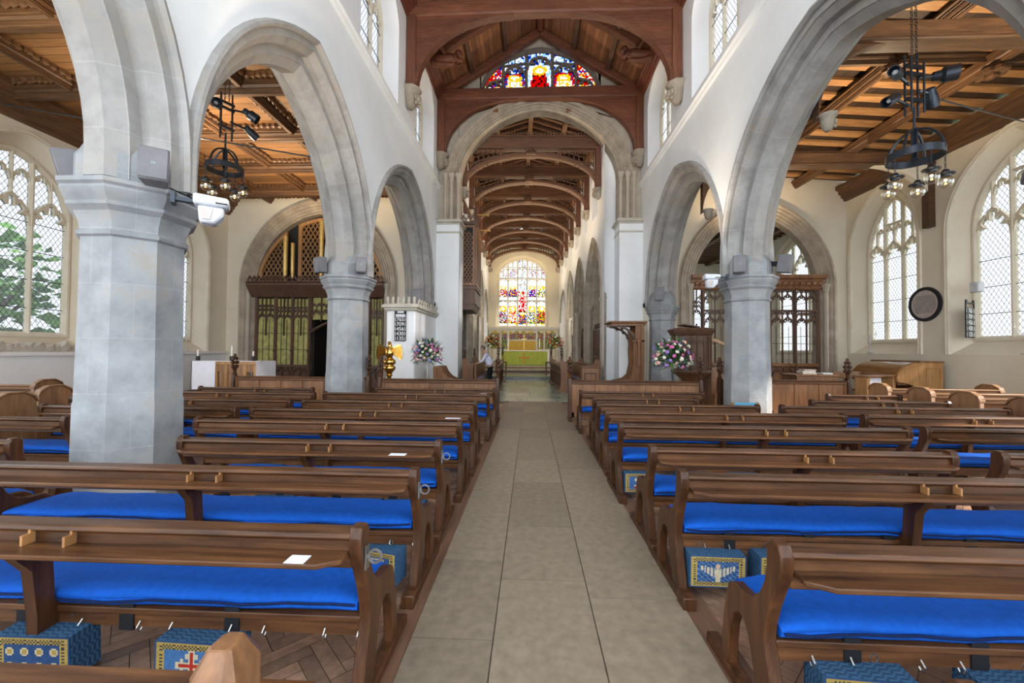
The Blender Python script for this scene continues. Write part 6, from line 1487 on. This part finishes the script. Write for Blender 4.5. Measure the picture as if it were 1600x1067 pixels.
# papers on ledges, rings on the pew ends
for x, y, w, lab in ((-.98, 1.71, .085, 'small white label lying on the ledge of the first full left pew'), (-1.12, 3.45, .14, 'white leaflet on the ledge of the third left pew'), (-1.0, 5.31, .2, 'white leaflet on the ledge of the fifth left pew'), (-.95, 8.36, .12, 'white leaflet on the ledge of the eighth left pew')):
    q = MB(); q.box(x-w/2, x+w/2, y-.03, y+.035, .755, .758); o = q.build('leaflet', M['paper'], origin=(x, y, .755)); tag(o, lab, 'paper')
for o in list(COL.objects):
    if o.name.split('.')[0] == 'pew' and 'left of the aisle' in o.get('label', '') and any(k in o['label'] for k in ('first full', 'second row', 'third row')):
        xr = max(c.location.x for c in o.children if c.name.startswith('bench_end'))+.03; T = WM[o.name]; b = MB(T)
        b.box(xr, xr+.008, .04, .075, .66, .77); b.tube([(xr+.03+.03*math.cos(a*PI/5)+.01, .06, .715+.03*math.sin(a*PI/5)) for a in range(10)], .006, 5, 0, True); b.beam((xr, .06, .715), (xr+.02, .06, .715), .012, .012); b.build('umbrella_ring', M['steel'], o)
# ------------------------------------------------------------------ the man at the choir stalls
def skinned(name, pts, edges, mat, parent, T, root=0, sub=2):
    me = bpy.data.meshes.new(name); me.from_pydata([T @ V(p[:3]) for p in pts], edges, []); o = bpy.data.objects.new(name, me); COL.objects.link(o)
    s = o.modifiers.new('Skin', 'SKIN'); me.skin_vertices.new() if not me.skin_vertices else None
    for i, p in enumerate(pts): r = p[3] if len(p) > 3 else .05; me.skin_vertices[0].data[i].radius = (r, p[4] if len(p) > 4 else r)
    me.skin_vertices[0].data[root].use_root = True
    o.modifiers.new('Sub', 'SUBSURF').levels = sub; o.modifiers['Sub'].render_levels = sub
    dg = bpy.context.evaluated_depsgraph_get(); m2 = bpy.data.meshes.new_from_object(o.evaluated_get(dg)); bpy.data.objects.remove(o)
    m2.materials.clear(); m2.materials.append(mat); m2.polygons.foreach_set('use_smooth', [True]*len(m2.polygons))
    if parent is not None: m2.transform(WM[parent.name].inverted())
    o = bpy.data.objects.new(name, m2); COL.objects.link(o)
    if parent is not None: o.parent = parent
    WM[o.name] = WM[parent.name] if parent is not None else Matrix()
    return o
# man: faces the stall (-x), leaning forward from the hips, hands on the desk; local +x is his front
PT = Matrix.Translation((-1.72, 17.55, 0)) @ Matrix.Rotation(math.radians(178), 4, 'Z')
man = thing('person', (-1.72, 17.55, 0), 'man in white shirt and dark trousers leaning over the left choir stall', 'person')
WM[man.name] = Matrix.Translation((-1.72, 17.55, 0))
skin = plain('skin_tone', (.50,.27,.19), .55, .4, var=.05)
pts = [(0,0,.94,.12), (.05,0,1.12,.12), (.14,0,1.32,.13), (.22,0,1.47,.10), (.27,0,1.55,.055), (.32,0,1.62,.075), (.35,0,1.71,.085), (.34,0,1.77,.06),      # pelvis, spine, neck, head
       (.20,.19,1.43,.06), (.30,.24,1.18,.045), (.50,.20,1.08,.034), (.57,.19,1.065,.03), (.20,-.19,1.43,.06), (.30,-.25,1.18,.045), (.52,-.2,1.08,.034), (.59,-.19,1.065,.03),
       (.0,.10,.88,.09), (.03,.11,.50,.06), (-.02,.12,.10,.042), (.14,.13,.05,.04), (.0,-.10,.88,.09), (.02,-.11,.50,.06), (-.04,-.12,.10,.042), (.12,-.13,.05,.04)]
ed = [(0,1),(1,2),(2,3),(3,4),(4,5),(5,6),(6,7),(3,8),(8,9),(9,10),(10,11),(3,12),(12,13),(13,14),(14,15),(0,16),(16,17),(17,18),(18,19),(0,20),(20,21),(21,22),(22,23)]
for k, (bx, by) in ((11, (.57,.19)), (15, (.59,-.19))):           # fingers and thumb
    for f in range(4):
        i = len(pts); y = by-.03+.02*f; l = (.06,.075,.07,.055)[f]
        pts += [(bx+.05, y, 1.06, .010), (bx+.05+l*.6, y, 1.05, .009), (bx+.05+l, y, 1.03, .007)]; ed += [(k,i),(i,i+1),(i+1,i+2)]
    i = len(pts); s = -1 if by > 0 else 1; pts += [(bx+.02, by+s*.045, 1.055, .011), (bx+.06, by+s*.06, 1.045, .009)]; ed += [(k,i),(i,i+1)]
body = skinned('body', pts, ed, skin, man, PT)
fc = MB(PT)
fc.tube([(.43,0,1.71),(.455,0,1.685),(.44,0,1.672)], .012, 6, 0, False, [.010,.014,.01])
for s in (-1, 1): fc.ball((.345, s*.082, 1.69), (.02,.012,.03), 6)
fc.tube([(.425,-.025,1.645),(.432,0,1.643),(.425,.025,1.645)], .006, 5); fc.build('nose_and_ears', skin, man)
ey = MB(PT)
for s in (-1, 1): ey.ball((.425, s*.03, 1.715), .009, 6)
ey.build('eyes', M['board'], man)
hr = MB(PT); hr.ball((.325, 0, 1.765), (.10,.085,.072), 10); hr.ball((.285, 0, 1.72), (.072,.082,.085), 10); hr.build('hair', plain('grey_brown_hair', (.16,.12,.09), .8), man)
sp_ = [(-.01,0,.90,.165,.19), (.05,0,1.12,.155,.18), (.14,0,1.32,.15,.185), (.21,0,1.46,.11,.14), (.255,0,1.535,.07), (.19,.2,1.42,.085), (.29,.25,1.20,.065), (.45,.215,1.10,.05), (.19,-.2,1.42,.085), (.29,-.26,1.20,.065), (.47,-.215,1.10,.05)]
skinned('shirt', sp_, [(0,1),(1,2),(2,3),(3,4),(3,5),(5,6),(6,7),(3,8),(8,9),(9,10)], plain('pale_lilac_shirt', (.66,.66,.82), .8, .2, var=.05), man, PT)
tp = [(0,0,.99,.15,.18), (0,0,.90,.15,.17), (.01,.10,.80,.11), (.03,.11,.50,.085), (-.015,.12,.12,.07), (.01,-.10,.80,.11), (.02,-.11,.50,.085), (-.035,-.12,.12,.07)]
skinned('trousers', tp, [(0,1),(1,2),(2,3),(3,4),(1,5),(5,6),(6,7)], plain('dark_trousers', (.015,.016,.02), .8, .2), man, PT)
sh = MB(PT)
for s, x in ((1, .05), (-1, .03)): sh.ball((x+.03, s*.12, .035), (.15,.05,.05), 10); sh.box(x-.1, x+.17, s*.12-.045, s*.12+.045, 0, .025)
sh.build('shoes', M['board'], man)
# trees outside the left aisle windows
def tree(x, y, h, label):
    t = thing('tree', (x, y, -1), label, 'tree'); b = MB(WM[t.name]); b.tube([(0,0,0),(.1,0,h*.4),(0,.1,h*.7)], .2, 8, 0, False, [.25,.18,.08])
    for k in range(5): a = k*1.3; b.tube([(0,0,h*.4),(math.cos(a)*h*.25, math.sin(a)*h*.25, h*.7)], .08, 6, 0, False, [.1,.03])
    b.build('trunk', M['dbx'], t); g = MB(WM[t.name])
    for i in range(520):
        d = V((rnd.gauss(0,1), rnd.gauss(0,1), rnd.gauss(0,1))); d.normalize(); p = V((0,0,h*.62)) + V((d.x*h*.3, d.y*h*.3, d.z*h*.36))*rnd.random()**.35; s = .16+.2*rnd.random(); q = V((rnd.gauss(0,1), rnd.gauss(0,1), 1)).to_track_quat('Z', 'Y').to_matrix(); c = LEAFC[rnd.randrange(4)]
        g.add([p + q @ V(v) for v in ((-s,0,0), (0,s*.6,.05), (s,0,0), (0,-s*.6,.05))], [(0,1,2,3)], 0, None, tuple(k*2.6 for k in c))
    g.build('crown', M['petal'], t)
tree(-19.5, 13.6, 7.5, 'green tree outside the near left aisle window')
gr = MB(); gr.box(-45, XL-.7, -10, 40, -1.3, -1); gr.box(XR+.8, 45, -10, 40, -1.3, -1); o = gr.build('ground', plain('churchyard_grass', (.16,.24,.08), .9)); o['kind'] = 'structure'
# lamp light: unseen added spots in aisles and chancel, pillar floodlight beams, southern sun
def lamp(name, typ, loc, aim, e, col, **kw):
    d = bpy.data.lights.new(name, typ); d.energy = e; d.color = col
    for k, v in kw.items(): setattr(d, k, v)
    o = bpy.data.objects.new(name, d); COL.objects.link(o); o.location = loc; o.rotation_euler = (V(aim)-V(loc)).to_track_quat('-Z', 'Y').to_euler(); return o
WARM = (1, .76, .50)
def spot(loc, aim, e, deg, col=WARM, r=.12, blend=.8): return lamp('spot_beam', 'SPOT', loc, aim, e, col, spot_size=math.radians(deg), spot_blend=blend, shadow_soft_size=r)
spot((8.2, 5.6, 6.4), (8.8, 5.9, 9.3), 150, 160); spot((8.6, 10.8, 6.2), (8.8, 10.9, 9), 170, 160); spot((8.6, 15.6, 6), (8.8, 15.6, 9), 100, 160)  # added spots without a fitting, brightening the right aisle roof
spot((-9.3, 10.6, 6.0), (-8.6, 10.9, 8.3), 230, 165); spot((-8.6, 13.9, 5.6), (-8.8, 14.4, 9), 150, 160); spot((-8.6, 4.4, 5.6), (-8.8, 4.8, 9), 220, 160)  # likewise added for the left aisle roof, no lamp hangs there
spot((-3.3, 4.7, 3.4), (.3, 12, 14), 170, 100, (1, .82, .62), .2); spot((3.95, 9.4, 3.6), (.3, 14, 14), 170, 100, (1, .82, .62), .2)
for v in (2.0, 8.0, 14.0):
    p = CH @ V((0, v, 5.5)); spot(tuple(p), tuple(p + V((0, .6, 5))), 200, 160, (1, .78, .52), .3)  # added uplights in empty air that brighten the chancel roof
p = CH @ V((0, 7.0, 8.5)); spot(tuple(p), tuple(CH @ V((0, 15.5, 1.5))), 520, 70, (1, .9, .75), .2, .9)  # unseen spot added to brighten the altar
lamp('sun', 'SUN', (30, -12, 24), (0, 0, 0), 2.2, (1, .93, .82), angle=math.radians(2))
# ------------------------------------------------------------------ light and camera
w = bpy.data.worlds.new('sky'); SC.world = w; w.use_nodes = True; t = w.node_tree; t.nodes.clear()
bg = N(t, 'ShaderNodeBackground', {'Color': (.86,.935,1.0,1), 'Strength': 1.0}); o = N(t, 'ShaderNodeOutputWorld'); t.links.new(bg.outputs[0], o.inputs[0])
cd = bpy.data.cameras.new('camera'); cam = bpy.data.objects.new('camera', cd); COL.objects.link(cam); SC.camera = cam
cd.sensor_width = 36; cd.lens = 14.4; cd.clip_end = 300; cd.clip_start = .05
R = Matrix.Rotation(math.radians(2.6), 3, 'Z') @ Matrix.Rotation(math.radians(91.2), 3, 'X') @ Matrix.Rotation(math.radians(.45), 3, 'Z')
cam.matrix_world = Matrix.Translation((0, 0, 1.65)) @ R.to_4x4()
vs = SC.view_settings; SC.display_settings.display_device = 'sRGB'; vs.view_transform = 'Standard'; vs.look = 'None'; vs.gamma = 1.0; vs.use_curve_mapping = False; vs.exposure = EXPO
cy = SC.cycles; cy.max_bounces = 10; cy.diffuse_bounces = 5; cy.glossy_bounces = 3; cy.transmission_bounces = 4; cy.transparent_max_bounces = 12
cy.use_denoising = True; cy.sample_clamp_indirect = 6; cy.caustics_reflective = False; cy.caustics_refractive = False
